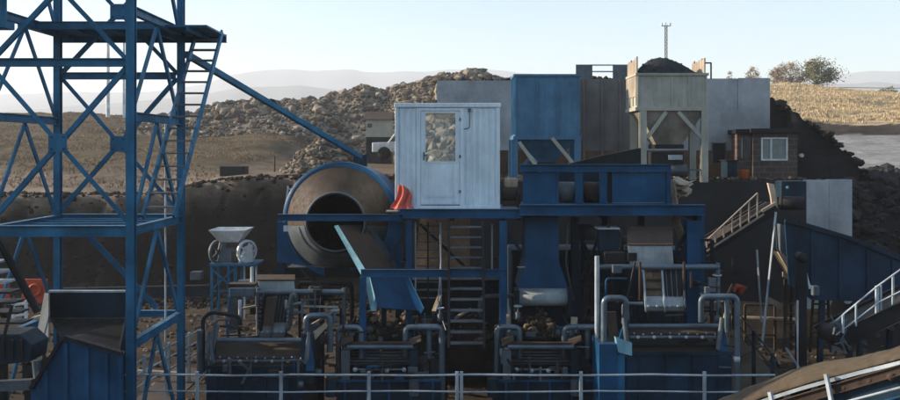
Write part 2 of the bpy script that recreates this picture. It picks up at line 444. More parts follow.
# ---------------------------------------------------------------- rubble and ore heaps
def rubble_heap():
    prof = [(190, 118), (215, 109), (230, 104), (262, 103), (300, 104), (330, 99), (350, 93), (362, 86.5), (372, 90), (385, 93), (395, 87), (420, 83.5), (432, 79.5), (450, 80), (462, 75), (475, 72.5), (487, 76), (500, 83), (540, 86), (560, 120)]
    Y0 = 100; V = []; Fc = []; xs_ = [X_(190, Y0) + i * .42 for i in range(102)]; ysr = [66 + j * .9 for j in range(52)]
    top = lambda x: Z_(interp(prof, 450 + F * x / Y0), Y0)
    def hz(x, y):
        lo = ground(x, y)[0] - .4; xx = x * 1.0
        t = ss(72 + 3 * hnoise(x, 0, .12), Y0, y) if y < Y0 else ss(116, Y0, y)
        u = top(x * (Y0 / max(y, 84)) if y < Y0 else x)
        n = (noise.cell(Vector((x * .9, y * .9, 0))) - .5) * .5 + fr(x, y, .3, 5) * 1.0
        return lo + max(0, (u - lo)) * t ** .8 + n * t * (1 - .7 * t)
    for y in ysr:
        for x in xs_: V.append((x, y, hz(x, y)))
    W = len(xs_)
    for j in range(len(ysr) - 1):
        for i in range(W - 1): Fc.append((j * W + i, j * W + i + 1, (j + 1) * W + i + 1, (j + 1) * W + i))
    mb = MB(); mb.add(V, Fc)
    for i in range(20000):
        x = random.uniform(xs_[0], xs_[-1]); y = 70 + 32 * random.random() ** .8
        if ss(72, 100, y) < .02 or random.random() > .75 + .5 * hnoise(x, y, .4): continue
        r = random.choice([.07, .09, .1, .12, .14, .18, .24, .5 if random.random() < .25 else .2]) * random.uniform(.7, 1.3)
        mb.rock((x, y, hz(x, y) + r * .3), r)
    return tag(mb.build('rubble', ROCKM), 'long jagged heap of grey brown quarry rubble on the skyline', 'rubble heap', kind='stuff')
rubble_heap()
def pile(name, px, py, Y, rx, ry, hgt, mat, label, nr, rs=(.05, .14), cat='ore heap', base=None, rocks=True):
    c = P(px, py, Y); z0 = base if base is not None else c.z; mb = MB(); G = 26; V = []; Fc = []
    hf = lambda u, w: max(0, 1 - (u * u + w * w) ** .5) ** .85
    hh = lambda x, y: z0 + hgt * hf((x - c.x) / rx, (y - c.y) / ry) * (1 + .25 * fr(x, y, 1.3)) - .06
    for j in range(G + 1):
        for i in range(G + 1):
            x = c.x + rx * (2 * i / G - 1); y = c.y + ry * (2 * j / G - 1); V.append((x, y, hh(x, y)))
    for j in range(G):
        for i in range(G): Fc.append((j * (G + 1) + i, j * (G + 1) + i + 1, (j + 1) * (G + 1) + i + 1, (j + 1) * (G + 1) + i))
    mb.add(V, Fc)
    for _ in range(nr):
        a = random.uniform(0, 6.28); q = random.random() ** .6; x = c.x + rx * q * math.cos(a); y = c.y + ry * q * math.sin(a)
        r = random.uniform(*rs); mb.rock((x, y, hh(x, y) + r * .3), r)
    return tag(mb.build(name, mat), label, cat, kind='stuff')
pile('rubble', 322, 172, 43, 2.0, 1.6, 1.75, ROCKM, 'small heap of pale rubble beside the drum rim', 700, (.05, .19), 'rubble heap', base=5.1)
# dark spoil heap on the right of the wall
mb = MB()
for _ in range(7500):
    X = random.uniform(12.6, 24); Y = random.uniform(27.5, 47); z = ground(X, Y)[0]
    if Y < 34 and X < 13.6: continue
    if z < .5 : continue
    r = random.choice([.06, .08, .1, .13, .18, .26]) * random.uniform(.6, 1.25); mb.rock((X, Y, z + r * .15), r)
tag(mb.build('spoil', COALM), 'black lumpy spoil heap sloping down right of the brick hut', 'spoil heap', kind='stuff')
# loose stones on the pit floor
mb = MB()
for _ in range(2600):
    X = random.uniform(-14, 14); Y = random.uniform(18, 37); r = random.uniform(.03, .12); mb.rock((X, Y, ground(X, Y)[0] + r * .2), r)
tag(mb.build('stones', ROCKN), 'loose stones strewn over the brown pit floor', 'stones', kind='stuff')

# clods and stones sticking out of the cut bank and lying at its foot
mb = MB()
for _ in range(3800):
    X = random.uniform(-21, -1.5); Y = random.uniform(35.6, 39.3) if random.random() < .6 else random.uniform(34, 38); z = ground(X, Y)[0]
    r = random.choice([.04, .06, .08, .1, .16]) * random.uniform(.6, 1.2)
    mb.rock((X, Y, z + r * .1), r)
tag(mb.build('clods', rocky('bank_clods', [(.018, .015, .013), (.03, .025, .021), (.05, .04, .032)], 3)), 'dark clods and stones on the cut bank behind the tower', 'clods', kind='stuff')

# ---------------------------------------------------------------- trees on the hill
def tree(px, pyt, pyb, w, Y, mat, n, label, leaf=.14, seed=1, gap=.1, name='tree'):
    rnd = random.Random(seed); X = X_(px, Y); zb = ground(X, Y)[0]; zt = Z_(pyt, Y); h = zt - zb; rw = w * Y / F / 2
    t = thing(name, (X, Y, zb), label, 'tree' if name == 'tree' else 'bush', 'trees and bushes along the hilltop')
    mb = MB(); tips = []
    mb.tube([(X, Y, zb - .2), (X + .05, Y, zb + h * .25), (X - .04, Y, zb + h * .5)], [h * .035, h * .026, h * .016], 7)
    for k in range(14):
        a = rnd.uniform(0, 6.28); s = zb + h * rnd.uniform(.08, .45); q = rnd.uniform(.45, .95); e = Vector((X + math.cos(a) * rw * q, Y + math.sin(a) * rw * q, s + h * rnd.uniform(.15, .5)))
        p0 = Vector((X, Y, s)); mid = (p0 + e) / 2 + Vector((0, 0, h * .05)); mb.tube([p0, mid, e], [h * .014, h * .009, h * .004], 5); tips.append(e); tips.append(mid)
    mb.build('trunk', BARK, t)
    lb = MB(); cl = []
    for k in range(34):
        a = rnd.uniform(0, 6.28); q = rnd.random() ** .5; zz = rnd.random()
        prof = math.sin(max(.12, min(1, zz * .9 + .12)) * math.pi) ** .6
        cl.append((Vector((X + math.cos(a) * rw * q * prof * .9, Y + math.sin(a) * rw * q * prof * .9, zb + h * (.12 + .8 * zz))), rw * rnd.uniform(.14, .3)))
    for k in range(n):
        c, r = cl[rnd.randrange(len(cl))]
        d = Vector((rnd.gauss(0, .6), rnd.gauss(0, .6), rnd.gauss(0, .5))) * r; p = c + d
        a = Vector((rnd.uniform(-1, 1), rnd.uniform(-1, 1), rnd.uniform(-1, 1))).normalized() * leaf * rnd.uniform(.5, 1.2); b = a.cross(Vector((rnd.uniform(-1, 1), rnd.uniform(-1, 1), rnd.uniform(-1, 1)))).normalized() * leaf * .45
        lb.add([p - a, p + b, p + a, p - b], [(0, 1, 2, 3)])
    lb.build('crown', mat, t); return t
tree(816, 60, 90, 46, 109, LEAFG, 4600, 'dense olive green tree, tallest of the hilltop clump', seed=3, leaf=.15)
tree(791, 63, 90, 40, 110, LEAFB, 3000, 'sparse greyish tree just left of the dense olive tree', seed=5, leaf=.12)
tree(777, 69, 88, 22, 108, LEAFB, 1300, 'low bare bush at the left end of the hilltop clump', seed=8, leaf=.11, name='bush')
tree(752, 66, 84, 20, 112, LEAFB, 700, 'bare twiggy bush rising above the right concrete wall', seed=9, leaf=.11, name='bush')
tree(891, 87, 98, 14, 104, LEAFG, 500, 'small round green bush near the right end of the hill', seed=12, leaf=.1, name='bush')
tree(882, 89, 98, 12, 105, LEAFB, 400, 'faint dry shrub left of the small round green bush', seed=13, leaf=.1, name='bush')
tree(730, 71, 84, 10, 113, LEAFB, 250, 'thin dry shrub behind the wall, left of the twiggy bush', seed=14, leaf=.1, name='bush')

# stony bank on the photographer's side, what the cabin's door glass mirrors
mb = MB()
for _ in range(5000):
    X = random.uniform(-9, 13); Y = random.uniform(-48, -14); z = ground(X, Y)[0]; r = random.choice([.08, .12, .16, .22, .3, .5]) * random.uniform(.6, 1.3)
    mb.rock((X, Y, z + r * .3), r, 1.1)
tag(mb.build('rubble', ROCKM), 'stony bank behind the photographer mirrored in the door glass', 'rubble', kind='stuff')

# ---------------------------------------------------------------- poles and mast
for px, top, w, lab in ((108, 22, .24, 'thicker white utility pole seen through the tower braces'), (124, 30, .17, 'thin white utility pole right of the thicker one')):
    Y = 104; z0 = ground(X_(px, Y), Y)[0]; t = thing('utility_pole', (X_(px, Y), Y, z0), lab, 'utility pole', 'utility poles on the left slope')
    x = X_(px, Y); MB().tube([(x, Y, z0 - .3), (x, Y, Z_(top, Y))], [w, w * .7], 10).build('pole', WHITEM, t)
    mb = MB().bar((x - .8, Y, Z_(top, Y) - .3), (x + .8, Y, Z_(top, Y) - .3), .08); mb.build('crossarm', DARKM, t)
Y = 84; X = X_(666, Y); zt = Z_(25, Y); zb = 8.5
t = thing('lattice_mast', (X, Y, zb), 'tall thin lattice mast with small antennas behind the tan hopper', 'mast')
mb = MB(); w = .10
for sx in (-w, w):
    for sy in (-w, w): mb.bar((X + sx, Y + sy, zb - .5), (X + sx, Y + sy, zt), .035)
mb.build('mast_leg', GREYM, t)
mb = MB(); z = zb
while z < zt - .3:
    for sy in (-w, w): mb.bar((X - w, Y + sy, z), (X + w, Y + sy, z + .4), .035); mb.bar((X - w, Y + sy, z + .4), (X + w, Y + sy, z + .4), .045)
    for sx in (-w, w): mb.bar((X + sx, Y - w, z + .4), (X + sx, Y + w, z), .035)
    z += .4
mb.build('lattice', TANM, t)
mb = MB().bar((X - .42, Y, zt - .1), (X + .42, Y, zt - .1), .06).bar((X, Y, zt), (X, Y, zt + .25), .04); mb.build('crossarm', DARKM, t)
for sx in (-.4, .4): MB().tube([(X + sx, Y, zt - .1), (X + sx, Y, zt + .18)], .09, 8).build('antenna', WHITEM, t)
mb = MB(); Y = 130
pts = [P(775 + i * 22, 86.5 - i * .15 + 3 * math.sin(i / 18 * math.pi), Y) for i in range(19)]
tag(mb.tube(pts, .045, 5).build('power_line', DARKM), 'thin power cable strung across the right hill skyline', 'cable')

# ---------------------------------------------------------------- site hut and pickup in the middle distance
Y = 62; x0, x1 = X_(366, Y), X_(391, Y); zb, ze, zr = Z_(137, Y), Z_(119.5, Y), Z_(111, Y)
t = thing('site_hut', ((x0 + x1) / 2, Y, zb), 'small pale hut with a brown roof below the rubble heap', 'hut')
MB().box(x0, Y, zb, x1, Y + 2.4, ze).build('wall', TANM, t)
MB().prism([(x0 - .12, Y - .25, ze + .003), (x0 - .12, Y + 2.6, ze + .003), (x0 - .12, Y + 1.2, zr)], (x1 - x0 + .24, 0, 0)).build('roof', RUSTM, t)
wn = MB().pbox(367.5, 123.5, 372, 127.5, Y - .03, .025).build('window', GLASS, t)
zg = ground(X_(378, 60), 60)[0]
MB().box(x0, Y, zg - .5, x1, Y + 2.4, zb - .003).build('base', DARKM, t)
# white pickup truck
Y = 50; zb = Z_(160, Y); x0 = X_(372, Y)
t = thing('pickup_truck', (x0 + 1.6, Y, zb), 'white pickup truck parked below the small pale hut', 'pickup truck')
pr = [(0, .45), (0, 1.0), (.9, 1.02), (1.25, 1.5), (2.1, 1.5), (2.3, 1.02), (3.6, 1.0), (3.6, .45)]
MB().prism([(x0 + a, Y, zb + b) for a, b in pr], (0, 1.6, 0)).build('body', WHITEM, t, bevel=.05)
MB().prism([(x0 + a, Y - .02, zb + b) for a, b in [(1.05, 1.06), (1.32, 1.42), (2.02, 1.42), (2.18, 1.06)]], (0, .015, 0)).build('window', GLASS, t)
for q in (.7, 2.9): 
    wh = MB().lathe((x0 + q, Y - .02, zb + .38), [(-.0, .0), (0, .38), (.22, .38), (.22, 0)], 'Y', 18).build('wheel', BLACKM, t)

# ---------------------------------------------------------------- concrete walls and hopper bank
def walls():
    Y = 34
    t = thing('concrete_wall', (X_(476, Y), Y, 4), 'pale grey concrete retaining wall left of the blue bin', 'wall', 'retaining walls of the loading ramp')
    for i in range(4):
        a = 437 + i * 20; b = a + 19.97
        MB().box(X_(a, Y), Y, 4.0, X_(b, Y), Y + .35, Z_(80.5, Y)).build('wall_panel', CONC, t)
    MB().box(X_(437, Y), Y + .04, 4.0, X_(517, Y), Y + .3, Z_(81, Y) ).build('wall_core', CONCD, t)
    t = thing('concrete_wall', (X_(606, Y), Y, 5), 'brown stained ribbed wall between the blue bin and tan hopper', 'wall', 'retaining walls of the loading ramp')
    MB().box(X_(517.5, Y), Y, 5.0, X_(640, Y), Y + .35, Z_(79, Y)).build('wall_panel', CONCB, t)
    for i in range(9):
        if i % 3: continue
        xx = X_(584 + i * 6, Y); MB().box(xx - .035, Y - .06, 5.2, xx + .035, Y - .003, Z_(79.5, Y)).build('rib', CONCB, t)
    t = thing('parapet_rail', (X_(603, Y), Y, Z_(79, Y)), 'grey sheet parapet with an open railed gap atop the stained wall', 'railing')
    z0, z1 = Z_(78.9, Y), Z_(64.5, Y)
    for a, b in ((576, 592.5), (613, 632)): MB().box(X_(a, Y), Y + .02, z0, X_(b, Y), Y + .07, z1).build('sheet', GREYM, t)
    for k in (65, 71.5): MB().bar((X_(592, Y), Y + .05, Z_(k, Y)), (X_(614, Y), Y + .05, Z_(k, Y)), .05).build('rail', RAILM, t)
    Y = 34
    t = thing('concrete_wall', (X_(738, Y), Y, 5), 'large pale concrete wall behind the brick hut', 'wall', 'retaining walls of the loading ramp')
    x0, x1 = X_(640.5, Y), X_(770, Y); z1 = Z_(78.5, Y)
    MB().box(x0, Y, 5.0, x1, Y + .4, Z_(109.4, Y)).build('wall_panel', CONC, t)
    MB().box(x0, Y + .012, Z_(109.3, Y), X_(737.5, Y), Y + .4, z1).build('wall_panel', CONC, t)
    MB().box(X_(738, Y), Y + .005, Z_(109.3, Y), x1, Y + .4, z1 + .02).build('wall_panel', CONC, t)
    Y = 33.2
    t = thing('guard_frame', (X_(706, Y), Y, Z_(79, Y)), 'thin dark angle frame standing right of the tan hopper boards', 'railing')
    MB().bar(P(711, 79, Y), P(711, 63, Y), .05).build('post', DARKM, t); MB().bar(P(701, 63, Y), P(711.4, 63, Y), .05).build('rail', DARKM, t)
walls()
# rubble peeking over the wall
mb = MB()
for _ in range(160):
    px = random.choice([random.uniform(590, 616), random.uniform(437, 515), random.uniform(640, 770)]); Y = random.uniform(34.6, 36); r = random.uniform(.08, .2)
    mb.rock((X_(px, 34.6), Y, Z_(79.5, 34) + random.uniform(-.1, .08)), r)
tag(mb.build('rubble', COALM), 'dark loose stones along the top edge of the retaining walls', 'rubble', kind='stuff')
# lower wall
Y = 29
t = thing('concrete_wall', (X_(770, Y), Y, 0), 'low wall under the brick hut, pale at its right end', 'wall', 'retaining walls of the loading ramp')
MB().box(X_(470, Y), Y, -.2, X_(806, Y), Y + .3, 5.17).build('wall_panel', CONCD, t, 'soot black wall length')
MB().box(X_(806.4, Y), Y - .02, -.2, X_(829, Y), Y + .3, 5.2).build('wall_panel', CONC, t, 'pale panel')
MB().box(X_(829.4, Y), Y - .01, -.2, X_(852, Y), Y + .3, 5.22).build('wall_panel', CONC, t, 'pale panel')
MB().bar((X_(833, Y), Y + .1, 5.2), (X_(833, Y), Y + .1, 5.65), .03).build('pin', DARKM, t)

# ---------------------------------------------------------------- brick hut
Y = 31.5; x0, x1 = X_(753, Y), X_(797.5, Y); zt = Z_(133, Y); xb = X_(741, Y + 3.2)
t = thing('brick_hut', ((x0 + x1) / 2, Y, 5.17), 'brown brick hut with a white framed window on the bench', 'hut')
xl = x0
wz0, wz1 = Z_(160.5, Y), Z_(137.5, Y); wx0, wx1 = X_(761, Y), X_(787.5, Y)
mb = MB(); mb.box(xl, Y, 5.15, wx0, Y + .2, zt).box(wx1, Y, 5.15, x1, Y + .2, zt).box(wx0, Y, 5.15, wx1, Y + .2, wz0).box(wx0, Y, wz1, wx1, Y + .2, zt)
mb.box(xl, Y + .2, 5.15, xl + .2, Y + 2.4, zt).box(x1 - .2, Y + .2, 5.15, x1, Y + 2.4, zt).box(xl + .2, Y + 2.2, 5.15, x1 - .2, Y + 2.4, zt)
mb.build('wall', BRICK, t)
MB().box(xl - .12, Y - .15, zt + .003, x1 + .1, Y + 2.5, zt + .16).build('roof', DARKM, t)
f = .055
mb = MB(); mb.box(wx0, Y - .03, wz0, wx1, Y + .06, wz0 + f).box(wx0, Y - .03, wz1 - f, wx1, Y + .06, wz1).box(wx0, Y - .03, wz0 + f, wx0 + f, Y + .06, wz1 - f).box(wx1 - f, Y - .03, wz0 + f, wx1, Y + .06, wz1 - f)
xm = X_(771, Y); mb.box(xm - f * .6, Y - .028, wz0 + f, xm + f * .6, Y + .058, wz1 - f)
wn = mb.build('window', WHITEM, t, 'white framed window with two panes')
MB().box(wx0 + f, Y + .02, wz0 + f, xm - f * .6, Y + .035, wz1 - f).build('pane', GLASS2, wn)
MB().box(xm + f * .6, Y + .02, wz0 + f, wx1 - f, Y + .035, wz1 - f).build('pane', GLASS2, wn)
# annex with louvre window left of it
xa = X_(737, Y + .15)
MB().box(xa, Y + .15, 5.15, xl - .003, Y + .4, zt - .02).build('annex_wall', BRICK, t)
MB().box(xa - .08, Y + .03, zt - .015, xl - .13, Y + .45, zt + .14).build('roof', DARKM, t)
for k in range(4):
    xx = X_(742 + k * 2.3, Y + .15); MB().bar((xx, Y + .11, Z_(158, Y)), (xx, Y + .11, Z_(138, Y)), .035).build('grille_bar', GREYM, t)
MB().box(X_(740, Y + .15), Y + .13, Z_(159, Y), X_(750.5, Y + .15), Y + .147, Z_(137, Y)).build('window', GLASS, t)
lm = MB().tube([P(800.5, 155.5, Y), P(802.5, 155.5, Y - .1)], .07, 8).build('wall_lamp', WHITEM, t)
MB().bar((x1 + .004, Y + .05, Z_(156, Y)), P(801, 155.5, Y), .03).build('lamp_arm', DARKM, t)
# orange bucket, and dark tank beside
c = P(743.5, 175.5, 30.3)
b_ = MB().lathe((c.x, c.y, 5.17), [(0, 0), (0, .13), (.34, .19), (.35, .2), (.345, .175), (.04, .12), (.04, 0)], 'Z', 20).build('bucket', ORANGE)
tag(b_, 'orange bucket in front of the brick hut corner', 'bucket')
t = thing('water_tank', (X_(732, 30.8), 30.8, 5.17), 'dark blue box tank on the ground left of the orange bucket', 'tank')
MB().pbox(727, 161, 738, 178, 30.8, .7).build('tank_body', NAVY, t, bevel=.02); MB().pbox(726, 160, 739, 161, 30.75, .8).build('lid', DARKM, t)
Y = 33.93
t = thing('steel_door', (X_(719, Y), Y, 5.17), 'dark narrow steel door in the pale wall right of the tan hopper leg', 'door')
MB().box(X_(713, Y), Y, 5.15, X_(725, Y), Y + .05, Z_(143, Y)).build('door_leaf', DARKM, t)
MB().box(X_(712, Y), Y - .02, 5.15, X_(712.9, Y), Y + .04, Z_(142, Y)).box(X_(725.1, Y), Y - .02, 5.15, X_(726, Y), Y + .04, Z_(142, Y)).build('frame', GREYM, t)
# ================================================================== HOPPER BINS
def corr_panel(mb, x0, x1, y, z0, z1, n, d=.03, w=.06):
    for i in range(n + 1):
        x = x0 + (x1 - x0) * i / n; mb.box(x - w / 2, y - d, z0, x + w / 2, y - .002, z1)
def bin_(name, pxl, pxr, pt, pb, pbot, legs, Y, dep, mat, lab, taper, zleg, ribs, trim, cat, neck=(12, 8)):
    x0, x1 = X_(pxl, Y), X_(pxr, Y); z1, z0 = Z_(pt, Y), Z_(pb, Y); zb = Z_(pbot, Y); xm = (x0 + x1) / 2; ym = Y + dep / 2
    t = thing(name, (xm, ym, zleg), lab, cat)
    mb = MB(); w = .05
    mb.box(x0, Y, z0, x1, Y + w, z1).box(x0, Y + dep - w, z0, x1, Y + dep, z1).box(x0, Y + w, z0, x0 + w, Y + dep - w, z1).box(x1 - w, Y + w, z0, x1, Y + dep - w, z1)
    mb.build('bin_wall', mat, t)
    mb = MB(); corr_panel(mb, x0 + .03, x1 - .03, Y, z0 + .05, z1 - .06, ribs, .035, .05)
    for i in range(4): yy = Y + .05 + (dep - .1) * i / 3; mb.box(x0 - .035, yy - .025, z0 + .05, x0 - .002, yy + .025, z1 - .06)
    mb.build('stiffener', mat, t)
    mb = MB(); mb.box(x0 - .05, Y - .05, z1 - .05, x1 + .05, Y + .06, z1 + .03).box(x0 - .05, Y + .06, z1 - .05, x0 + .06, Y + dep, z1 + .028).box(x1 - .06, Y + .06, z1 - .05, x1 + .05, Y + dep, z1 + .028)
    mb.build('top_rim', trim, t)
    mb = MB(); mb.box(x0 - .06, Y - .06, z0 - .12, x1 + .06, Y + .05, z0 - .003).box(x0 - .06, Y + .05, z0 - .12, x0 + .05, Y + dep, z0 - .004).box(x1 - .05, Y + .05, z0 - .12, x1 + .06, Y + dep, z0 - .004)
    mb.build('ring_beam', trim, t)
    a = [(x0 + .02, Y + .02), (x1 - .02, Y + .02), (x1 - .02, Y + dep - .02), (x0 + .02, Y + dep - .02)]
    n2 = [(xm - taper, ym - taper), (xm + taper, ym - taper), (xm + taper, ym + taper), (xm - taper, ym + taper)]
    v = [(*p, z0 - .05) for p in a] + [(*p, zb) for p in n2]
    MB().add(v, [(0, 1, 5, 4), (1, 2, 6, 5), (2, 3, 7, 6), (3, 0, 4, 7), (4, 5, 6, 7)]).build('cone', paint('funnel_tan', (.24, .215, .17), rusty=.4, rough=.7, dust=.1) if name == 'tan_hopper' else paint('funnel_blue', (.028, .11, .20), rusty=.25, rough=.6, dust=.1), t)
    MB().box(xm - taper - .06, ym - taper - .06, zb - .12, xm + taper + .06, ym + taper + .06, zb + .02).build('gate', DARKM, t)
    xs_ = [X_(legs[0], Y), X_(legs[1], Y)]
    for i, xx in enumerate(xs_):
        for yy in (Y + .05, Y + dep - .15):
            MB().ibeam((xx, yy, zleg), (xx, yy, z0 - .12), .22, .2, .03).build('leg', trim, t)
    return t, x0, x1, z0, z1, zb, xm, ym
Y = 30
t, x0, x1, z0, z1, zb, xm, ym = bin_('blue_bin', 515, 580, 75, 136, 163, (514.5, 577.5), Y, 1.5, BINB, 'blue steel storage bin with a cone on braced legs behind the feeder', .26, 5.15, 3, BINB, 'bin')
for a, b in (((519, 142), (540, 171)), ((552, 138), (577, 168)), ((548, 140), (524, 165))):
    MB().bar(P(*a, Y - .02 if a[0] != 548 else Y + 1.2), P(*b, Y - .02 if a[0] != 548 else Y + 1.2), .10, .12).build('brace', TANM if a[0] in (519, 552) else BINB, t)
MB().bar(P(516, 128 + 50, Y - .02), P(578, 178, Y - .02), .12, .1).build('brace', BINB, t)
MB().tube([P(540, 171, Y - .1), P(540, 187, Y - .1)], .05).build('drain_pipe', TANM, t)
Y = 28.5
t, x0, x1, z0, z1, zb, xm, ym = bin_('tan_hopper', 637, 707, 74, 107, 145, (643, 704.5), Y, 1.6, TANM, 'tan steel feed hopper on braced legs heaped with black ore', .42, 5.15, 4, TANM, 'hopper')
for a, b in (((666, 112), (647, 138)), ((678, 112), (702, 138))): MB().bar(P(*a, Y + .02), P(*b, Y + .02), .11, .12).build('brace', TANM, t)
# raised boards on both sides
for s_, xx in ((1, x0 + .0), (-1, x1 - .07)):
    n = 5; L_ = 1.5
    for i in range(n):
        ya = Y + .06 + L_ * i / n; yb = ya + L_ / n - .02; h0 = z1 + .50 + .03 * math.sin(i * 2.1 + s_) + (.04 if i == 0 else 0)
        MB().prism([(xx, ya, z1 + .035), (xx, yb, z1 + .035), (xx, yb, h0 - .03), (xx, ya, h0 + .015)], (.04, 0, 0)).build('side_board', TANB, t)
MB().box(x0 - .03, Y + .03, z0 + .35, x0 - .001, Y + 1.5, z1 - .06).build('side_sheet', TANB, t, 'pale side sheet')
# black ore heap
mb = MB(); G = 30; V = []; Fc = []
rx, ry = (x1 - x0) / 2 - .1, .72
for j in range(G + 1):
    for i in range(G + 1):
        u, w = 2 * i / G - 1, 2 * j / G - 1; x = xm + rx * u - .12 * (1 - u * u); y = ym + ry * w
        V.append((x, y, z1 - .12 + .70 * max(0, 1 - abs(u) ** 2.4) ** .8 * max(0, 1 - abs(w) ** 2.2) ** .6 * (1 - .22 * max(0, u)) + .05 * fr(x, y, 1.6)))
for j in range(G):
    for i in range(G): Fc.append((j * (G + 1) + i, j * (G + 1) + i + 1, (j + 1) * (G + 1) + i + 1, (j + 1) * (G + 1) + i))
mb.add(V, Fc)
for _ in range(220):
    q = random.choice(V); mb.rock((q[0] + random.uniform(-.04, .04), q[1], q[2] + .0), random.uniform(.015, .035))
tag(mb.build('ore', COALG), 'dark ore heaped above the rim of the tan hopper', 'ore', kind='stuff')
# gear beneath the tan hopper
t = thing('belt_feeder', (xm, Y + 1, 5.17), 'dark belt feeder slung between the legs of the tan hopper', 'feeder')
MB().box(X_(654, Y), Y + .5, Z_(166, Y), X_(688, Y), Y + 2, Z_(152, Y)).build('casing', DARKM, t, bevel=.03)
MB().lathe(P(662, 170, Y + .6), [(-.01, 0), (0, .2), (.8, .2), (.81, 0)], 'X', 20).build('drum', GREYM, t)
MB().bar(P(640, 170, Y), P(706, 170, Y), .06).build('rail', GREYM, t)
for a in (656, 686): MB().bar((X_(a, Y), Y + .7, 5.1), (X_(a, Y), Y + .7, Z_(164, Y)), .09).build('leg', DARKM, t)
MB().box(X_(672, Y), Y + .42, Z_(160, Y), X_(686, Y), Y + .49, Z_(155, Y)).build('guard', RAILM, t)
# black rubber sheet slope behind feeder housing
mb = MB().prism([P(560, 168, 26), P(572, 163, 26), P(600, 156, 26), P(641, 148, 26), P(641, 172, 26)], (0, .3, 0))
tag(mb.build('rubber_apron', paint('apron_rubber', (.006, .012, .013), rust=(.012, .012, .01), rusty=.2, rough=.9, dust=0)), 'dark rubber apron sloping up toward the tan hopper', 'apron')

# ================================================================== TOWER
YN, YR = 16.0, 18.9; XR = -5.83; XL = -8.47
t = thing('steel_tower', ((XR + XL) / 2, (YN + YR) / 2, 0), 'tall blue lattice steel tower at left with crossed braces', 'tower')
cor = {'a': (XR, YN), 'b': (XL, YR), 'c': (XR + .02, YR), 'd': (XL, YN)}
for k, (x, y) in cor.items():
    MB().ibeam((x, y, 0), (x, y, 11.2), .15 if k in 'ad' else .135, .15, .02).box(x - .25, y - .25, 0, x + .25, y + .25, .04).build('leg', BLUE, t)
def beam(p, q, w=.13, h=.15): MB().ibeam(p, q, w, h, .016).build('beam', BLUE, t)
def brace(p, q, w=.105): MB().bar(p, q, w * .9, .012).bar(Vector(p) + Vector((0, .03, 0)), Vector(q) + Vector((0, .03, 0)), .012, w * .8, (0, 0, 1)).build('brace', BLUE, t)
def brc(p, q, w=.085, side=False):
    p = Vector(p); q = Vector(q); d = (q - p).normalized(); n = Vector((1, 0, 0)) if side else Vector((0, -1, 0))
    mb = MB().bar(p, q, .014, w, d.cross(n)); e = d.cross(n).normalized() * (w / 2 - .007)
    mb.bar(p + e - n * .04, q + e - n * .04, .07, .014, d.cross(n)); mb.build('brace', BLUE, t)
z1_, z2_, z3_, z4_ = 8.76, 6.82, 4.72, 2.64
zx0, zx1, zx2, zm, zmu = 5.03, 7.80, 10.5, 6.44, 9.2
for y in (YN, YR):
    s = -1 if y == YN else 1
    beam((XL + .09, y, zx1), (XR - .09, y, zx1)); beam((XL + .09, y, z3_), (XR - .09, y, z3_), .15, .2)
    for (zl, zh) in ((zx0 - .12, zx1 - .05), (zx1 + .05, zx2)):
        brc((XL + .07, y - .02 * s, zl), (XR - .07, y - .02 * s, zh)); brc((XL + .07, y + .03 * s, zh), (XR - .07, y + .03 * s, zl))
        MB().box((XL + XR) / 2 - .17, y - .065, (zl + zh) / 2 - .17, (XL + XR) / 2 + .17, y - .045, (zl + zh) / 2 + .17).build('gusset_plate', BLUE, t, bevel=.004)
        for bx_, bz_ in ((-.11, -.11), (.11, -.11), (-.11, .11), (.11, .11)): MB().lathe(((XL + XR) / 2 + bx_, y - .065, (zl + zh) / 2 + bz_), [(-.02, 0), (-.02, .018), (0, .018)], 'Y', 6).build('bolt', RUSTM, t)
for x in (XL, XR):
    for z in (z1_, z2_, z3_, z4_): beam((x, YN + .09, z), (x, YR - .09, z), .12, .16)
    ymid = (YN + YR) / 2
    for (zl, zh) in ((z2_, z1_), (z3_, z2_), (z4_, z3_), (.3, z4_)):
        for ye in (YN + .1, YR - .1): brc((x, ye, zl + .09), (x, ymid, zh - .09), .10, True)
    brc((x, YN + .1, z1_ + .1), (x, ymid, 10.9), .1, True); brc((x, YR - .1, z1_ + .1), (x, ymid, 10.9), .1, True)
for k in range(5):
    y = YN + .4 + k * .55; MB().bar((XL + .07, y, z3_ - .02), (XR - .07, y, z3_ - .02), .07, .09).build('deck_joist', BLUE, t)
beam((XL + .09, YR, z4_ + .03), (XR - .09, YR, z4_ + .03), .12, .14)
brc((XL + .5, YR, z3_ - .2), (XR - .5, YR, z4_ + .15), .12)
# upper deck and stair landing
MB().box(XL - .35, 17.9, 8.72, XR + .85, 19.5, 8.76).build('deck', BLUE, t)
mb = MB().ibeam((XL - .35, 17.85, 8.74), (XR - .1, 17.85, 8.74), .08, .16).ibeam((XL - .3, 19.5, 8.68), (XR + .85, 19.5, 8.68), .08, .18)
for k in range(5): x = XL + .1 + k * .75; mb.bar((x, 17.9, 8.67), (x, 19.45, 8.67), .06, .09)
mb.build('deck_frame', BLUE, t)
# steep stair hung on the tower's right face
ld = MB(); sp0, sp1 = Vector((-5.0, 19.2, 8.79)), Vector((-5.02, 15.9, 4.98))
MB().bar(sp0, sp1, .045, .13).build('stair_stringer', BLUE, t)
MB().bar(sp0 + Vector((-.56, 0, 0)), sp1 + Vector((-.56, 0, 0)), .045, .13).build('stair_stringer', BLUE, t)
for k in range(15):
    p = sp0 + (sp1 - sp0) * ((k + .8) / 15.5); MB().box(p.x - .535, p.y - .11, p.z - .015, p.x - .025, p.y + .11, p.z + .015).build('stair_tread', GREYM, t)
MB().tube([(-5.95, 18.3, 0), (-5.95, 18.3, 6.9)], .02, 8).build('conduit', RAILM, t, 'pale conduit pipe')
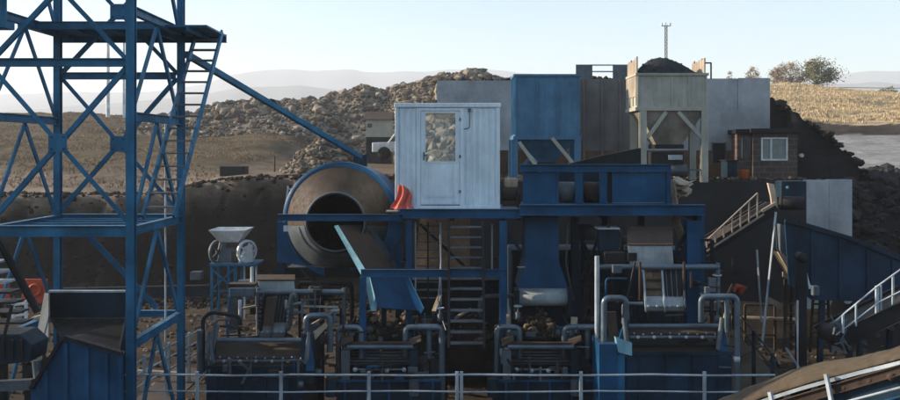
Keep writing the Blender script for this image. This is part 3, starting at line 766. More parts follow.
# upper left hanging pipe + top slab
MB().tube([(X_(2.5, 15), 15, 10), (X_(2.5, 15), 15, Z_(22, 15))], .07, 10).box(X_(-20, 15), 14.9, Z_(28, 15), X_(6, 15), 15.3, Z_(20.5, 15)).build('hanging_bracket', BLUE, t)

# stay beam from tower to drum
t = thing('stay_beam', P(190, 56, 19), 'long blue box beam slanting from the tower down behind the drum', 'beam')
a, b = P(186, 54, 19.3), P(362, 158, 27)
MB().bar(a, b, .13, .13).build('beam', BLUE, t); k = a + (b - a) * .48
c = P(272, 103, 22.9); MB().lathe(c - Vector((0, .15, 0)), [(0, 0), (0, .11), (.3, .11), (.3, 0)], 'Y', 12).build('joint', DARKM, t)
MB().box(b.x - .25, b.y - .1, 5.3, b.x + .15, b.y + .2, b.z + .1).build('foot', NAVY, t)

# ================================================================== DRUM SCRUBBER
cx, cz = X_(335.5, 20.6), Z_(222, 20.6)
t = thing('rotary_drum', (cx, 22, 0), 'huge rotating washing drum with brown cone mouth and blue ring', 'drum')
MB().lathe((cx, 0, cz), [(21.42, 1.285), (20.62, .70)], 'Y', 72).build('cone', CONEM, t)
mb = MB(); mb.tube([(cx + .69 * math.cos(a), 20.6, cz + .69 * math.sin(a)) for a in [2 * math.pi * i / 64 for i in range(65)]], .028, 8, False)
mb.build('mouth_rim', GREYM, t)
MB().lathe((cx, 0, cz), [(20.62, .64), (21.4, 1.1), (25.5, 1.1), (25.5, 0)], 'Y', 48).build('liner', BLACKM, t)
MB().lathe((cx, 0, cz), [(21.43, 1.27), (21.43, 1.405), (21.8, 1.405), (21.8, 1.2)], 'Y', 72).build('girth_ring', BLUE2, t)
MB().lathe((cx, 0, cz), [(21.45, 1.22), (26, 1.22), (26, .2)], 'Y', 64).build('shell', BLUE2, t)
for i in range(10):      # lifter bars inside the drum
    a = 2 * math.pi * i / 10 + .2; u = Vector((math.cos(a), 0, math.sin(a)))
    MB().bar(Vector((cx, 20.9, cz)) + u * .74, Vector((cx, 25, cz)) + u * 1.06, .07, .09).build('lifter_bar', DARKM, t)
# cradle plates
mb = MB(); n = 16; arcp = [(cx + 1.22 * math.cos(a), 20.9, cz + 1.36 * math.sin(a)) for a in [math.pi + (math.pi * .42) * i / n for i in range(n + 1)]]
xl = X_(277, 20.9)
mb.prism([(xl, 20.9, Z_(222, 20.9)), *[(x, y, min(z, Z_(222, 20.9))) for x, y, z in arcp], (arcp[-1][0], 20.9, Z_(268, 20.9)), (xl, 20.9, Z_(262, 20.9))], (0, .05, 0))
mb.build('cradle', BLUE2, t)
arcp = [(cx + 1.22 * math.cos(a), 20.9, cz + 1.22 * math.sin(a)) for a in [-math.pi * .42 + (math.pi * .42) * i / n for i in range(n + 1)]]
mb = MB().prism([(arcp[0][0], 20.9, Z_(268, 20.9)), *[(x, y, min(z, Z_(222, 20.9))) for x, y, z in arcp], (X_(402, 20.9), 20.9, Z_(222, 20.9)), (X_(402, 20.9), 20.9, Z_(268, 20.9))], (0, .05, 0)); mb.build('cradle', BLUE2, t)
MB().pbox(283.5, 225.5, 291, 231.5, 20.88, .015).build('label_plate', WHITEM, t)
MB().lathe((cx, 0, cz), [(21.41, 1.30), (20.66, .75)], 'Y', 48, math.pi * 1.04, math.pi * 1.96).build('lower_cone', GREYM, t, 'grey lower half of the cone')  # grey half shell laid over the lower half of the cone
for x in (xl + .1, X_(400, 20.9)): MB().bar((x, 21.0, 0), (x, 21.0, Z_(262, 20.9)), .18).build('support_leg', NAVY, t)
for x in (xl + .3, X_(390, 20.9)): MB().bar((x, 24.5, 0), (x, 24.5, cz - .8), .18).build('support_leg', NAVY, t)
MB().box(xl + .2, 21.1, Z_(278, 21), X_(395, 21), 24.5, Z_(268, 21)).build('bed_frame', DARKM, t)
# small white ladder
t = thing('access_ladder', P(289, 218, 21.5), 'short white ladder standing left of the big drum', 'ladder')
Y = 21.5
for a, b in (((285, 218), (288, 186)), ((293.5, 218), (297, 188))): MB().bar(P(*a, Y), P(*b, Y), .04).build('stringer', WHITEM, t)
for k in range(4): a = P(285.6 + k * .8, 213 - k * 8, Y); b = P(294 + k * .8, 213 - k * 8, Y); MB().bar(a, b, .03).build('rung', WHITEM, t)
# discharge chute
t = thing('discharge_chute', P(350, 250, 20), 'slanting steel chute with pale blue edge dropping from the drum mouth', 'chute')
def sl(a, b, w, th, mat, nm, lab=None): MB().prism([a, b, b + Vector(w), a + Vector(w)], th).build(nm, mat, t, lab)
a, b = P(334, 226, 20.45), P(361, 272, 19.55)
MB().prism([a, P(338, 225, 20.45), P(365, 269, 19.55), P(361, 275, 19.5)], (.0, .03, 0)).build('side_plate', CYAN, t, 'bright pale blue near edge')
MB().plate([P(338, 226, 20.5), P(364, 270, 19.6), P(396, 270, 20.0), P(366, 226, 21.0)], .03).build('chute_bed', RUSTM, t)
MB().prism([P(364, 222, 20.95), P(370, 222, 20.95), P(400, 270, 19.95), P(394, 272, 19.95)], (0, .03, 0)).build('side_plate', NAVY, t)
MB().prism([P(363, 274, 19.3), P(369, 274, 19.3), P(377, 304, 18.95), P(376, 311, 18.95), P(371, 311, 18.95)], (0, .03, 0)).build('side_plate', CYAN, t, 'bright pale blue lower edge')
MB().plate([P(369, 275, 19.35), P(376, 308, 19.0), P(420, 311, 19.4), P(404, 275, 19.8)], .03).build('chute_bed', BLUE2, t, 'blue lower bed')
MB().prism([P(402, 275, 19.3), P(408, 275, 19.3), P(424, 308, 18.95), P(421, 314, 18.95), P(416, 308, 18.95)], (0, .03, 0)).build('side_plate', BLUE, t)

# ================================================================== MAIN PLATFORM
t = thing('main_platform', (1.5, 20.5, 0), 'blue steel platform carrying the white cabin and the feeder', 'platform')
Y = 19.6
MB().ibeam(P(278, 217.5, Y), P(402, 217.5, Y), .12, .15).build('front_beam', BLUE2, t)
MB().ibeam(P(400, 213.5, Y), P(523, 213.5, Y), .14, .21).build('front_beam', BLUE2, t)
MB().ibeam(P(520, 210, Y - .1), P(705, 210, Y - .1), .2, .24, .02).build('front_beam', BLUE2, t)
MB().box(X_(392, Y), Y + .06, 4.765, X_(523, Y), 22.6, 4.80).build('deck', BLUE2, t)
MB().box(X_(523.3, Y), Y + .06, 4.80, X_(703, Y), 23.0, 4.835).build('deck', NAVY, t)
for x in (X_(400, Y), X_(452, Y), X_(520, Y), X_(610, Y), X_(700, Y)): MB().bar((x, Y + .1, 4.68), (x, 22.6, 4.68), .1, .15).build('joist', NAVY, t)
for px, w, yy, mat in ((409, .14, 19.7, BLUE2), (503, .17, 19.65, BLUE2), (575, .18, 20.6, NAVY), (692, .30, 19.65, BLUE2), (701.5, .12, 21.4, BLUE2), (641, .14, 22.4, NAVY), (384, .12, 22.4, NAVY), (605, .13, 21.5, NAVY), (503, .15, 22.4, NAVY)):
    x = X_(px, yy); MB().ibeam((x, yy, 0), (x, yy, 4.62), w, w, .018).box(x - .2, yy - .2, 0, x + .2, yy + .2, .15).build('column', mat, t)
# lower beam frame
Yl = 19.0
MB().ibeam(P(361, 273, Yl), P(504, 273, Yl), .12, .16).build('lower_beam', BLUE2, t)
MB().bar(P(363, 277, Yl), (X_(363, Yl), Yl, 0), .14, .12).build('column', BLUE2, t)
MB().bar(P(503, 277, Yl), (X_(503, Yl), Yl, 0), .13, .12).build('column', BLUE2, t)
for a, b in (((409, 222), (390, 262)), ((503, 225), (520, 250)), ((692, 225), (676, 250))): MB().bar(P(*a, 19.8), P(*b, 19.8), .08).build('brace', NAVY, t)
# cross bracing deep in the frame
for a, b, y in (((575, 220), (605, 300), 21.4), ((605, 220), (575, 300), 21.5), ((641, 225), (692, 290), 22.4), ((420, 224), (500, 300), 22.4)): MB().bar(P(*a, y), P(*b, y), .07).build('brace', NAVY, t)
# stairs
t = thing('platform_stair', P(465, 340, 18.3), 'steep steel stair climbing to the platform below the cabin', 'stair')
Yt, Yb = 19.45, 18.3; zt, zb = 4.6, 2.05
for px in (449.0, 482.5):
    MB().bar((X_(px, Yt), Yt, zt), (X_(px - .3, Yt), Yb, zb), .05, .16).build('stringer', DARKM, t)
for k in range(12):
    f = (k + .5) / 12; z = zt + (zb - zt) * f; y = Yt + (Yb - Yt) * f
    MB().box(X_(450.4, Yt), y - .1, z - .016, X_(481.2, Yt), y + .1, z + .016).build('tread', GREYM, t)
Y = 20.6
t = thing('caged_ladder', P(429, 268, Y), 'narrow barred ladder left of the platform stair', 'ladder')
for px, m in ((415.5, RAILM), (428, DARKM), (441, RAILM)): MB().bar(P(px, 222, Y), P(px, 305, Y), .035).build('stringer', m, t)
for k in range(10): MB().bar(P(415, 226 + k * 8, Y), P(441, 226 + k * 8, Y), .03).build('rung', GREYM, t)
Y = 20.2
t = thing('handrail_post', P(492, 270, Y), 'pale handrail post with a short bar right of the stair', 'rail post')
MB().bar(P(492, 270, Y), P(492, 224, Y), .04).build('post', RAILM, t); MB().pbox(489, 257, 500, 270, Y + .1, .1).build('bracket', RUSTM, t)

# ================================================================== CABIN
Y = 20.2; x0, x1 = X_(395, Y), X_(500, Y); zb, zt = 4.84, Z_(103, Y); D = 2.2
t = thing('site_cabin', ((x0 + x1) / 2, Y + D / 2, zb), 'pale blue white site cabin with glazed door on the platform', 'cabin')
dx0, dx1 = X_(418, Y), X_(462.5, Y); ztop = Z_(108, Y)
mb = MB(); mb.box(x0 + .04, Y + .04, zb, dx0, Y + .1, ztop + .1).box(dx1, Y + .04, zb, x1 - .04, Y + .1, ztop + .1).box(dx0, Y + .04, ztop, dx1, Y + .1, ztop + .1)
mb.box(x0 + .04, Y + .1, zb, x0 + .1, Y + D - .04, ztop + .1).box(x1 - .1, Y + .1, zb, x1 - .04, Y + D - .04, ztop + .1).box(x0 + .1, Y + D - .1, zb, x1 - .1, Y + D - .04, ztop + .1)
for k in range(9): y = Y + .16 + k * .23; mb.box(x0 + .02, y, zb + .06, x0 + .038, y + .1, ztop - .02); mb.box(x1 - .038, y, zb + .06, x1 - .02, y + .1, ztop - .02)
mb.build('wall', CABW, t)
mb = MB()
def ribs(a, b, n):
    for i in range(n):
        u = X_(a, Y) + (X_(b, Y) - X_(a, Y)) * (i + .12) / n; w = (X_(b, Y) - X_(a, Y)) / n * .72
        mb.prism([(u, Y + .038, zb + .1), (u + .02, Y + .016, zb + .1), (u + w - .02, Y + .016, zb + .1), (u + w, Y + .038, zb + .1)], (0, 0, ztop - zb - .14))
ribs(398.5, 417, 3); mb.build('wall_panel', CABW, t); mb = MB(); ribs(465, 496.5, 5); mb.build('wall_panel', CABW, t)
for x in (x0, x1 - .075):
    for yy in (Y, Y + D - .075): MB().box(x, yy, zb + .002, x + .075, yy + .075, zt - .1).build('corner_post', CABT, t, bevel=.01)
MB().box(x0 - .02, Y - .02, zt - .1, x1 + .02, Y + D + .02, zt).build('roof', CABT, t, bevel=.012)
MB().box(x0 - .01, Y - .01, zb - .02, x1 + .01, Y + .07, zb + .075).build('base_rail', CABT, t, bevel=.008)
mb = MB(); fw = .06
mb.box(dx0 - .03, Y + .005, zb + .078, dx0 + fw, Y + .12, ztop).box(dx1 - fw, Y + .005, zb + .078, dx1 + .03, Y + .12, ztop).box(dx0 + fw, Y + .005, ztop - fw, dx1 - fw, Y + .12, ztop)
dfm = mb.build('door_frame', CABT, t)
# door leaf
a0, a1 = dx0 + fw + .006, dx1 - fw - .006; b0, b1 = zb + .1, ztop - fw - .006
px0, px1, pz0, pz1 = X_(425.5, Y), X_(455.5, Y), Z_(161.5, Y), Z_(113, Y); y = Y + .025
mb = MB(); mb.box(a0, y, b0, px0, y + .05, b1).box(px1, y, b0, a1, y + .05, b1).box(px0, y, pz1, px1, y + .05, b1).box(px0, y, b0, px1, y + .05, pz0)
door = mb.build('door', CABW, t)
MB().box(px0, y + .03, pz0, px1, y + .042, pz1).build('pane', DGLASS, door)
mb = MB(); g = .028
mb.box(px0 - g, y - .012, pz0 - g, px1 + g, y - .001, pz0).box(px0 - g, y - .012, pz1, px1 + g, y - .001, pz1 + g).box(px0 - g, y - .012, pz0, px0, y - .001, pz1).box(px1, y - .012, pz0, px1 + g, y - .001, pz1)
mb.build('pane_frame', CABT, door)
MB().box(px0 - .05, y - .01, zb + .28, px1 + .05, y - .001, pz0 - .16).box(px0 - .1, y - .011, zb + .12, px1 + .12, y - .001, zb + .17).build('kick_panel', CABT, door)
MB().box(X_(423.2, Y), y - .02, Z_(160, Y), X_(424.6, Y), y - .001, Z_(152, Y)).bar(P(423.9, 155, Y), P(427, 155.5, Y), .025).build('handle', GREYM, door)
MB().box(X_(468, Y), Y - .03, Z_(112, Y), X_(471, Y), Y + .015, Z_(108.5, Y)).build('junction_box', GREYM, t)
MB().tube(bend([P(469.5, 112, Y) + Vector((0, -.015, 0)), P(469.5, 128, Y) + Vector((0, -.015, 0)), P(464, 129, Y) + Vector((0, -.015, 0))], .05), .009, 6).build('cable', DARKM, t)
for py in (118, 155, 190): MB().box(X_(459.2, Y), Y - .012, Z_(py + 3, Y), X_(460.8, Y), Y + .004, Z_(py, Y)).build('hinge', GREYM, door)
# red cloth draped at the cabin corner
G = 18; V = []; Fc = []
for j in range(G + 1):
    f = j / G
    for i in range(G + 1):
        u = i / G; wl = .24 + .32 * f ** 1.3; lean = -.03 + .02 * f
        x = X_(402, Y) + (u - .42) * wl * (1 + .1 * math.sin(7 * f)) + .04 * math.sin(f * 5)
        yy = Y - .05 - .13 * f - .055 * math.sin(u * 14 + f * 3) * (.3 + f) - .03 * math.sin(u * 31 + 4 * f) * f - .05 * math.sin(u * 3.1)
        z = zb + .02 + (1 - f) * .56 * (1 - .16 * abs(u - .35) * 2) + .02 * math.sin(u * 11) * f
        if f > .93: z = zb + .005 + .02 * abs(math.sin(u * 13)); yy -= .06
        V.append((x, yy, z))
for j in range(G):
    for i in range(G): Fc.append((j * (G + 1) + i, j * (G + 1) + i + 1, (j + 1) * (G + 1) + i + 1, (j + 1) * (G + 1) + i))
mb = MB(); mb.add(V, Fc, True); o = mb.build('red_cloth', paint('red_cloth', (.62, .13, .09), rust=(.3, .1, .07), rusty=.2, rough=.9, dust=.1, var=.25))
s = o.modifiers.new('thick', 'SOLIDIFY'); s.thickness = .012
o.modifiers.new('sub', 'SUBSURF').render_levels = 1
tag(o, 'crumpled red cloth hanging at the lower left corner of the cabin', 'cloth')
# paper-pale board on platform edge
tag(MB().box(X_(386, 19.7), 19.62, 4.805, X_(398, 19.7), 20.0, 4.83).build('timber_board', TANB), 'short pale board lying on the platform beside the red cloth', 'board')

# ================================================================== FEEDER HOUSING
Y = 20.0
t = thing('feeder_housing', P(595, 204, Y), 'long blue feeder housing with two openings right of the cabin', 'feeder')
MB().pbox(523, 172, 558, 203, Y, .05).build('side_panel', BLUE2, t); MB().pbox(612, 172, 668, 202.5, Y + .01, .05).build('side_panel', BLUE2, t)
MB().ibeam(P(520, 168, Y), P(671, 168, Y), .16, .17, .02).build('top_flange', BLUE2, t)
MB().bar(P(521, 204.5, Y - .02), P(671, 204.5, Y - .02), .16, .06).build('bottom_flange', BLUE2, t)
for a, b in ((556.5, 558.6), (575.5, 583), (600, 607)): MB().pbox(a, 172, b, 203, Y - .02, .14).build('post', BLUE2, t)
MB().pbox(667, 171, 671, 204, Y - .03, .2).build('post', BLUE2, t)
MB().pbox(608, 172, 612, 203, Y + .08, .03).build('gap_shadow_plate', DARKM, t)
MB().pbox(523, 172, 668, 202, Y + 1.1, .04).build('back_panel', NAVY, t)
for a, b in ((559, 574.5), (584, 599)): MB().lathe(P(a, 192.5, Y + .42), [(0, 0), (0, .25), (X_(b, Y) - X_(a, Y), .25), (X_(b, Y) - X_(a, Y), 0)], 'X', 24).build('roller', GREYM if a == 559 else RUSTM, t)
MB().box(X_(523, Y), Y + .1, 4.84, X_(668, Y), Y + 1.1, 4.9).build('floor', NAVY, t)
t = thing('gear_motor', P(511, 203, 20.3), 'rusty geared motor between the cabin and the feeder housing', 'motor')
Y = 20.3
MB().lathe(P(502, 195, Y + .2), [(0, 0), (0, .12), (.03, .17), (.3, .17), (.33, .12), (.33, 0)], 'X', 18).build('motor_body', RUSTM, t)
MB().pbox(505, 178, 518, 188, Y + .2, .3).build('gearbox', SHEETM, t, bevel=.04); MB().pbox(503, 201, 521, 206.5, Y, .5).build('base', RUSTM, t)
MB().lathe(P(517.5, 197, Y + .1), [(0, 0), (0, .13), (.05, .13), (.05, 0)], 'X', 16).build('pulley', DARKM, t)
# torn sheeting
def crumple(name, pts, Y, mat, label, cat, layers=4, dz=.07, seed=1):
    rnd = random.Random(seed); mb = MB()
    for k in range(layers):
        G = 8; V = []; Fc = []
        for j in range(G + 1):
            for i in range(G + 1):
                u, w = i / G, j / G
                p = (pts[0] * (1 - u) + pts[1] * u) * (1 - w) + (pts[3] * (1 - u) + pts[2] * u) * w
                V.append(p + Vector((rnd.uniform(-.012, .012), k * .05 + .05 * math.sin(u * 5 + k), -k * dz + .035 * math.sin(u * 7 + k * 2) + rnd.uniform(-.015, .015))))
        for j in range(G):
            for i in range(G): Fc.append((j * (G + 1) + i, j * (G + 1) + i + 1, (j + 1) * (G + 1) + i + 1, (j + 1) * (G + 1) + i))
        mb.add(V, Fc)
    o = mb.build(name, mat); s = o.modifiers.new('t', 'SOLIDIFY'); s.thickness = .012; return tag(o, label, cat)
crumple('sheet_stack', [P(670, 183, 20.4), P(689, 184, 20.4), P(694, 181, 21.3), P(675, 177, 21.3)], 20, SHEETM, 'splayed stack of torn tan sheeting at the right end of the feeder', 'sheeting', 5, .08, 3)
crumple('sheet_strip', [P(671, 214, 20.6), P(676, 213, 20.6), P(687, 240, 20.5), P(682, 246, 20.7)], 20, SHEETM, 'pale torn strip hanging below the right end of the platform', 'sheeting', 2, .03, 4)
crumple('sheet_strip', [P(670, 180, 20.3), P(674, 180, 20.4), P(678, 204, 20.3), P(674, 205, 20.4)], 20, SHEETM, 'narrow torn strip hanging at the end post of the feeder', 'sheeting', 2, .03, 6)
# vertical chute and roller
Y = 20.1
t = thing('vertical_chute', P(542, 290, Y), 'tall blue drop chute below the feeder housing', 'chute')
MB().pbox(525, 217, 559, 268, Y, .9).build('chute_body', BLUE2, t)
MB().prism([P(525, 262, Y - .03), P(559, 262, Y - .03), P(568, 288, Y - .03), P(518, 288, Y - .03)], (0, 1, 0)).build('skirt', BLUE2, t)
MB().bar(P(517, 267, Y - .08), P(525, 267, Y - .08), .05, .02).build('lug', RAILM, t)
Y = 19.8
t = thing('discharge_roller', P(542, 304, Y), 'shiny steel drum roller under the tall blue chute', 'roller')
MB().lathe(P(519, 297, Y + .2), [(-.01, 0), (0, .2), (X_(567, Y) - X_(519, Y), .2), (X_(567, Y) - X_(519, Y) + .01, 0)], 'X', 28).build('roller', PALEM, t)
for px in (517, 570): MB().pbox(px - 2, 290, px + 2, 316, Y, .4).build('bearing_plate', NAVY, t)
# small round drum deep between columns
t = thing('small_drum', P(585, 238, 22), 'dim small steel drum between the columns right of the tall chute', 'drum')
MB().lathe(P(577, 232, 22), [(-.01, 0), (0, .2), (.42, .2), (.43, 0)], 'X', 20).build('shell', GREYM, t)
MB().bar(P(582, 240, 22.2), P(582, 300, 22.2), .1).build('stand', NAVY, t)
tag(MB().bar(P(598, 250, 20.6), P(590, 273, 20.6), .09, .03).build('slanting_bar', RUSTM), 'pale rusty flat bar leaning between the dark columns', 'bar')
# ================================================================== JIGS (washing machines)
TROUGHB = paint('worn_trough_lit', (.13, .095, .062), rust=(.05, .035, .025), rusty=.5, rough=.6, dust=.2)
JIGB = paint('jig_blue', (.001, .026, .056), rusty=.35, rough=.42, dust=.3, var=.4)
def upipe(t, pts, Y, r=.06, mat=STEEL, rad=.13, name='bent_pipe', Ys=None):
    q = [P(a, b, Y if Ys is None else Ys[i]) for i, (a, b) in enumerate(pts)]
    return MB().tube(bend(q, rad), r, 12).build(name, mat, t)
def flange(t, px, py, Y, r=.1, ax='Z'):
    MB().lathe(P(px, py, Y), [(-.02, 0), (-.02, r), (.02, r), (.02, 0)], ax, 14).build('pipe_flange', DARKM, t)
def bolts(t, pts, Y, r=.022, mat=RAILM):
    for a, b in pts: MB().lathe(P(a, b, Y), [(-.03, 0), (-.03, r), (0, r)], 'Y', 8).build('bolt', mat, t)
def small_jig(label):
    Y = 18.5
    t = thing('washing_jig', (X_(380, Y), Y + .8, 0), label, 'washing jig', 'washing jigs in a row behind the front railing')
    MB().box(X_(336, Y), Y, .15, X_(441, Y), Y + 2.2, Z_(381, Y)).build('tank', NAVY, t, bevel=.01)
    mb = MB(); z = Z_(381, Y)
    mb.bar((X_(335, Y), Y - .03, z + .02), (X_(442, Y), Y - .03, z + .02), .07, .05)
    for k in range(5): x = X_(345 + k * 22, Y); mb.box(x - .02, Y - .04, .2, x + .02, Y - .003, z - .01)
    mb.build('tank_rim', BLUE2, t)
    for a, b in ((342, 350), (410, 418)):
        s = 1 if a == 342 else -1
        MB().prism([(X_(a + 3, Y), Y + .02, Z_(382, Y)), (X_(a + 3, Y), Y + .02, Z_(347, Y)), (X_(a + 3, Y), Y + .5, Z_(333, Y)), (X_(a + 3, Y), Y + 2, Z_(333, Y)), (X_(a + 3, Y), Y + 2, Z_(382, Y))], (.035, 0, 0)).build('side_plate', NAVY, t)
        mb = MB().box(X_(a, Y), Y - .05, Z_(382, Y), X_(b, Y), Y + .02, Z_(350, Y)); mb.bar(P(a + 4, 350, Y - .02), P(a + 4 + 6 * s, 333, Y + .45), .12, .05); mb.build('corner_post', GREYM if s > 0 else NAVY, t)
        MB().prism([P(a - 1, 340, Y + .1), P(b + 3, 336, Y + .1), P(b + 3, 341, Y), P(a - 1, 346, Y)], (0, .16, 0)).build('lug_plate', RUSTM, t)
    MB().tube([P(347, 347, Y), P(413, 347, Y)], .048, 12).build('tie_bar', STEEL, t)
    MB().bar(P(350, 343, Y + .1), P(411, 343, Y + .1), .14, .04).build('top_plate', RUSTM, t)
    MB().tube([P(354, 369.5, Y - .02), P(405, 369.5, Y - .02)], .028, 10).build('lower_bar', STEEL, t)
    bolts(t, [(355, 369.5), (370, 370.5), (387, 370.5), (404, 369.5)], Y - .05, .05)
    MB().prism([P(350, 365, Y + .02), P(411, 365, Y + .02), P(411, 352, Y + 1.4), P(350, 352, Y + 1.4)], (0, 0, .03)).build('screen_deck', DARKM, t)
    mb = MB()
    for k in range(7): mb.bar(P(350, 364 - k * 3, Y + .05 + k * .2), P(411, 364 - k * 3, Y + .05 + k * .2), .03)
    mb.build('screen_bars', GREYM, t)
    MB().box(X_(352, Y), Y - .02, Z_(380, Y), X_(409, Y), Y + .02, Z_(372.5, Y)).build('apron', DARKM, t)
    upipe(t, [(338.5, 372), (338.5, 327), (361, 327), (361, 358)], Y + .28)
    upipe(t, [(405.5, 356), (405.5, 327), (429, 327), (429, 358)], Y + .28)
    upipe(t, [(418, 327), (442, 327), (442, 400), (442, 420)], Y + .12, .066)
    for px in (338.5, 442): flange(t, px, 374, Y + .28 if px < 400 else Y + .12)
    MB().tube([P(414, 395, Y - .12), P(414, 380, Y - .12)], .11, 12).build('air_cylinder', GREYM, t)
    MB().tube([P(331, 396, Y - .12), P(331, 378, Y - .12)], .12, 12).build('air_cylinder', NAVY, t)
    MB().lathe(P(366, 338, Y + 1.3), [(0, 0), (0, .22), (.6, .22), (.6, 0)], 'X', 18).build('drive_motor', DARKM, t)
    for k in range(2): MB().tube([P(352, 330, Y + 1.2 + k * .5), P(352, 372, Y + 1.2 + k * .5)], .04, 8).build('post', DARKM, t)
    return t
j2 = small_jig('small blue washing jig directly below the slanting discharge chute')
j3 = copy_tree(j2); j3['label'] = 'small blue washing jig below the tall drop chute and roller'; j3.location.x += 160 * 18.6 / F

def big_jig(label, Y, tank, ry0, pipe, pipe_y, tie, box, cage, cage_mats, extra):
    a, b = tank; t = thing('washing_jig', (X_((a + b) / 2, Y), Y + .8, 0), label, 'washing jig', 'washing jigs in a row behind the front railing')
    MB().box(X_(a, Y), Y, .15, X_(b, Y), Y + 2.4, Z_(ry0, Y)).build('tank', JIGB, t, bevel=.012)
    mb = MB(); mb.bar(P(a - 1, ry0, Y - .03), P(b + 1, ry0, Y - .03), .08, .07)
    for k in range(4): x = X_(a + (b - a) * (k + .5) / 4, Y); mb.box(x - .02, Y - .04, .2, x + .02, Y - .003, Z_(ry0 + 2, Y))
    mb.build('tank_rim', NAVY, t)
    MB().prism([P(a + 4, ry0 - 1, Y + .05), P(b - 4, ry0 - 1, Y + .05), P(b - 6, ry0 - 7, Y + .6), P(a + 6, ry0 - 7, Y + .6)], (0, 0, .02)).build('overflow_lip', RUSTM, t)
    (ta, tb, ty0, ty1) = tie
    MB().tube([P(ta, ty0, Y + .1), P(tb, ty0, Y + .1)], .05, 12).build('tie_bar', STEEL, t)
    MB().tube([P(ta + 2, ty1, Y + .02), P(tb - 2, ty1, Y + .02)], .032, 10).build('tie_bar', GREYM, t)
    MB().prism([P(ta, ty1 - 2, Y + .12), P(tb, ty1 - 2, Y + .12), P(tb, ty0 + 3, Y + .9), P(ta, ty0 + 3, Y + .9)], (0, 0, .03)).build('screen_deck', RUSTM, t)
    n = int((tb - ta) / 9)
    bolts(t, [(ta + 6 + k * 9, ty1 - 4 + (k % 2)) for k in range(n)], Y + .1, .018); bolts(t, [(ta + 10 + k * 16, ty1) for k in range(n // 2)], Y - .01, .035)
    MB().pbox(ta, ty1 + 2, tb, ry0 - 2, Y + 1.3, .04).build('rear_plate', DARKM, t)
    for xx in (ta, tb):
        s = 1 if xx == ta else -1
        MB().prism([P(xx, ry0, Y + .0), P(xx, ty1, Y + .0), P(xx, ty0 - 6, Y + .15), P(xx, ty0 - 14, Y + .6), P(xx, ty0 - 14, Y + 1.8), P(xx, ry0, Y + 2.0)], (.04 * s, 0, 0)).build('side_plate', NAVY, t)
        MB().tube(bend([P(xx, ry0 - 4, Y), P(xx - 2 * s, ty1 - 2, Y - .03), P(xx - 4 * s, ty0 - 8, Y + .1)], .2), .05, 10).build('side_guard', GREYM, t)
    for xx, s in ((ta, 1), (tb, -1)):      # broad painted side plates and bulky deck
        MB().prism([P(xx - 9 * s, ry0 + 4, Y - .02), P(xx - 9 * s, ty1 + 2, Y - .02), P(xx - 5 * s, ty0, Y + .05), P(xx - 1 * s, ty0, Y + .05), P(xx - 1 * s, ry0 + 4, Y - .02)], (0, .06, 0)).build('front_plate', BLUE2, t)
    (pa, pb) = pipe
    MB().tube([P(pa, pipe_y, Y + 1.0), P(pb, pipe_y, Y + 1.0)], .062, 14).build('overhead_pipe', STEEL, t)
    for xx in (pa + 1, pb - 1): MB().tube([P(xx, pipe_y - 4, Y + 1.0), (X_(xx, Y + 1), Y + 1.0, 1.2)], .045, 10).build('pipe_post', GREYM, t)
    # feed box with sloping dusty hood
    (fa, fb, fy0, fy1, fy2) = box; Yb = Y + 1.15
    MB().prism([P(fa, fy0, Yb + .7), P(fa, fy1, Yb), P(fa + 2, fy2, Yb + .05), P(fa + 2, fy2, Yb + .7)], (X_(fb, Yb) - X_(fa, Yb), 0, 0)).build('feed_box', PALEM, t, bevel=.01)
    MB().prism([P(fa - 1, fy0 - .5, Yb + .6), P(fb + 1, fy0 - .5, Yb + .6), P(fb + 1, fy1 - .3, Yb - .02), P(fa - 1, fy1 - .3, Yb - .02)], (0, -.004, .025)).build('hood', RUSTM, t)
    # magnet/lift drum guard
    (ca, cb, cy, cr) = cage; pr = [(1.15, cy - cr), (.72, cy + cr * .42), (.62, cy + cr * .62), (.6, cy + cr * .85), (.68, cy + cr * 1.04), (.86, cy + cr * 1.1)]
    sk = .12 if ca > 400 else -.25          # the lift trough leans sideways
    def pt(f, k, o=0):
        dy, py = pr[k]; px = ca + (cb - ca) * f + sk * (py - cy) * .6; return P(px, py, Y + dy) + Vector((0, -o, 0))
    def strip(f0, f1, ks, nm, mat, o=0, th=.02, lab=None):
        for a_, b_ in zip(ks, ks[1:]):
            pass
        V = [pt(f, k, o) for k in ks for f in (f0, f1)]; q = MB(); q.add(V, [(2 * i_, 2 * i_ + 1, 2 * i_ + 3, 2 * i_ + 2) for i_ in range(len(ks) - 1)])
        ob = q.build(nm, mat, t, lab); m_ = ob.modifiers.new('t', 'SOLIDIFY'); m_.thickness = th; return ob
    strip(0, .47, (0, 1), 'trough_back', cage_mats[0]); strip(.5, 1, (0, 1), 'trough_back', DARKM)  # left half tan as if sunlit, right half dark: light painted in
    strip(0, 1, (1, 2, 3, 4, 5), 'trough_belly', PALEM)
    for k_ in range(7):
        f = .53 + k_ * .066; MB().bar(pt(f, 0, .03), pt(f, 1, .03), .02, .03).build('slat', GREYM if k_ % 2 else DARKM, t)
    for f in (-.03, .46, 1.0): strip(f, f + .045, (0, 1, 2, 3, 4), 'strap', cage_mats[1] if f < .9 else GREYM, .05, .05)
    for f in (-.06, 1.03): MB().prism([pt(f, k) for k in range(6)] + [P(ca + (cb - ca) * f, cy - cr, Y + 1.4)], (.03, 0, 0)).build('cheek_plate', DARKM, t)
    for f in (.08, .3, .62, .85): MB().lathe(pt(f, 3, .03), [(-.02, 0), (-.02, .028), (.01, .028)], 'Y', 8).build('bolt', RAILM, t)
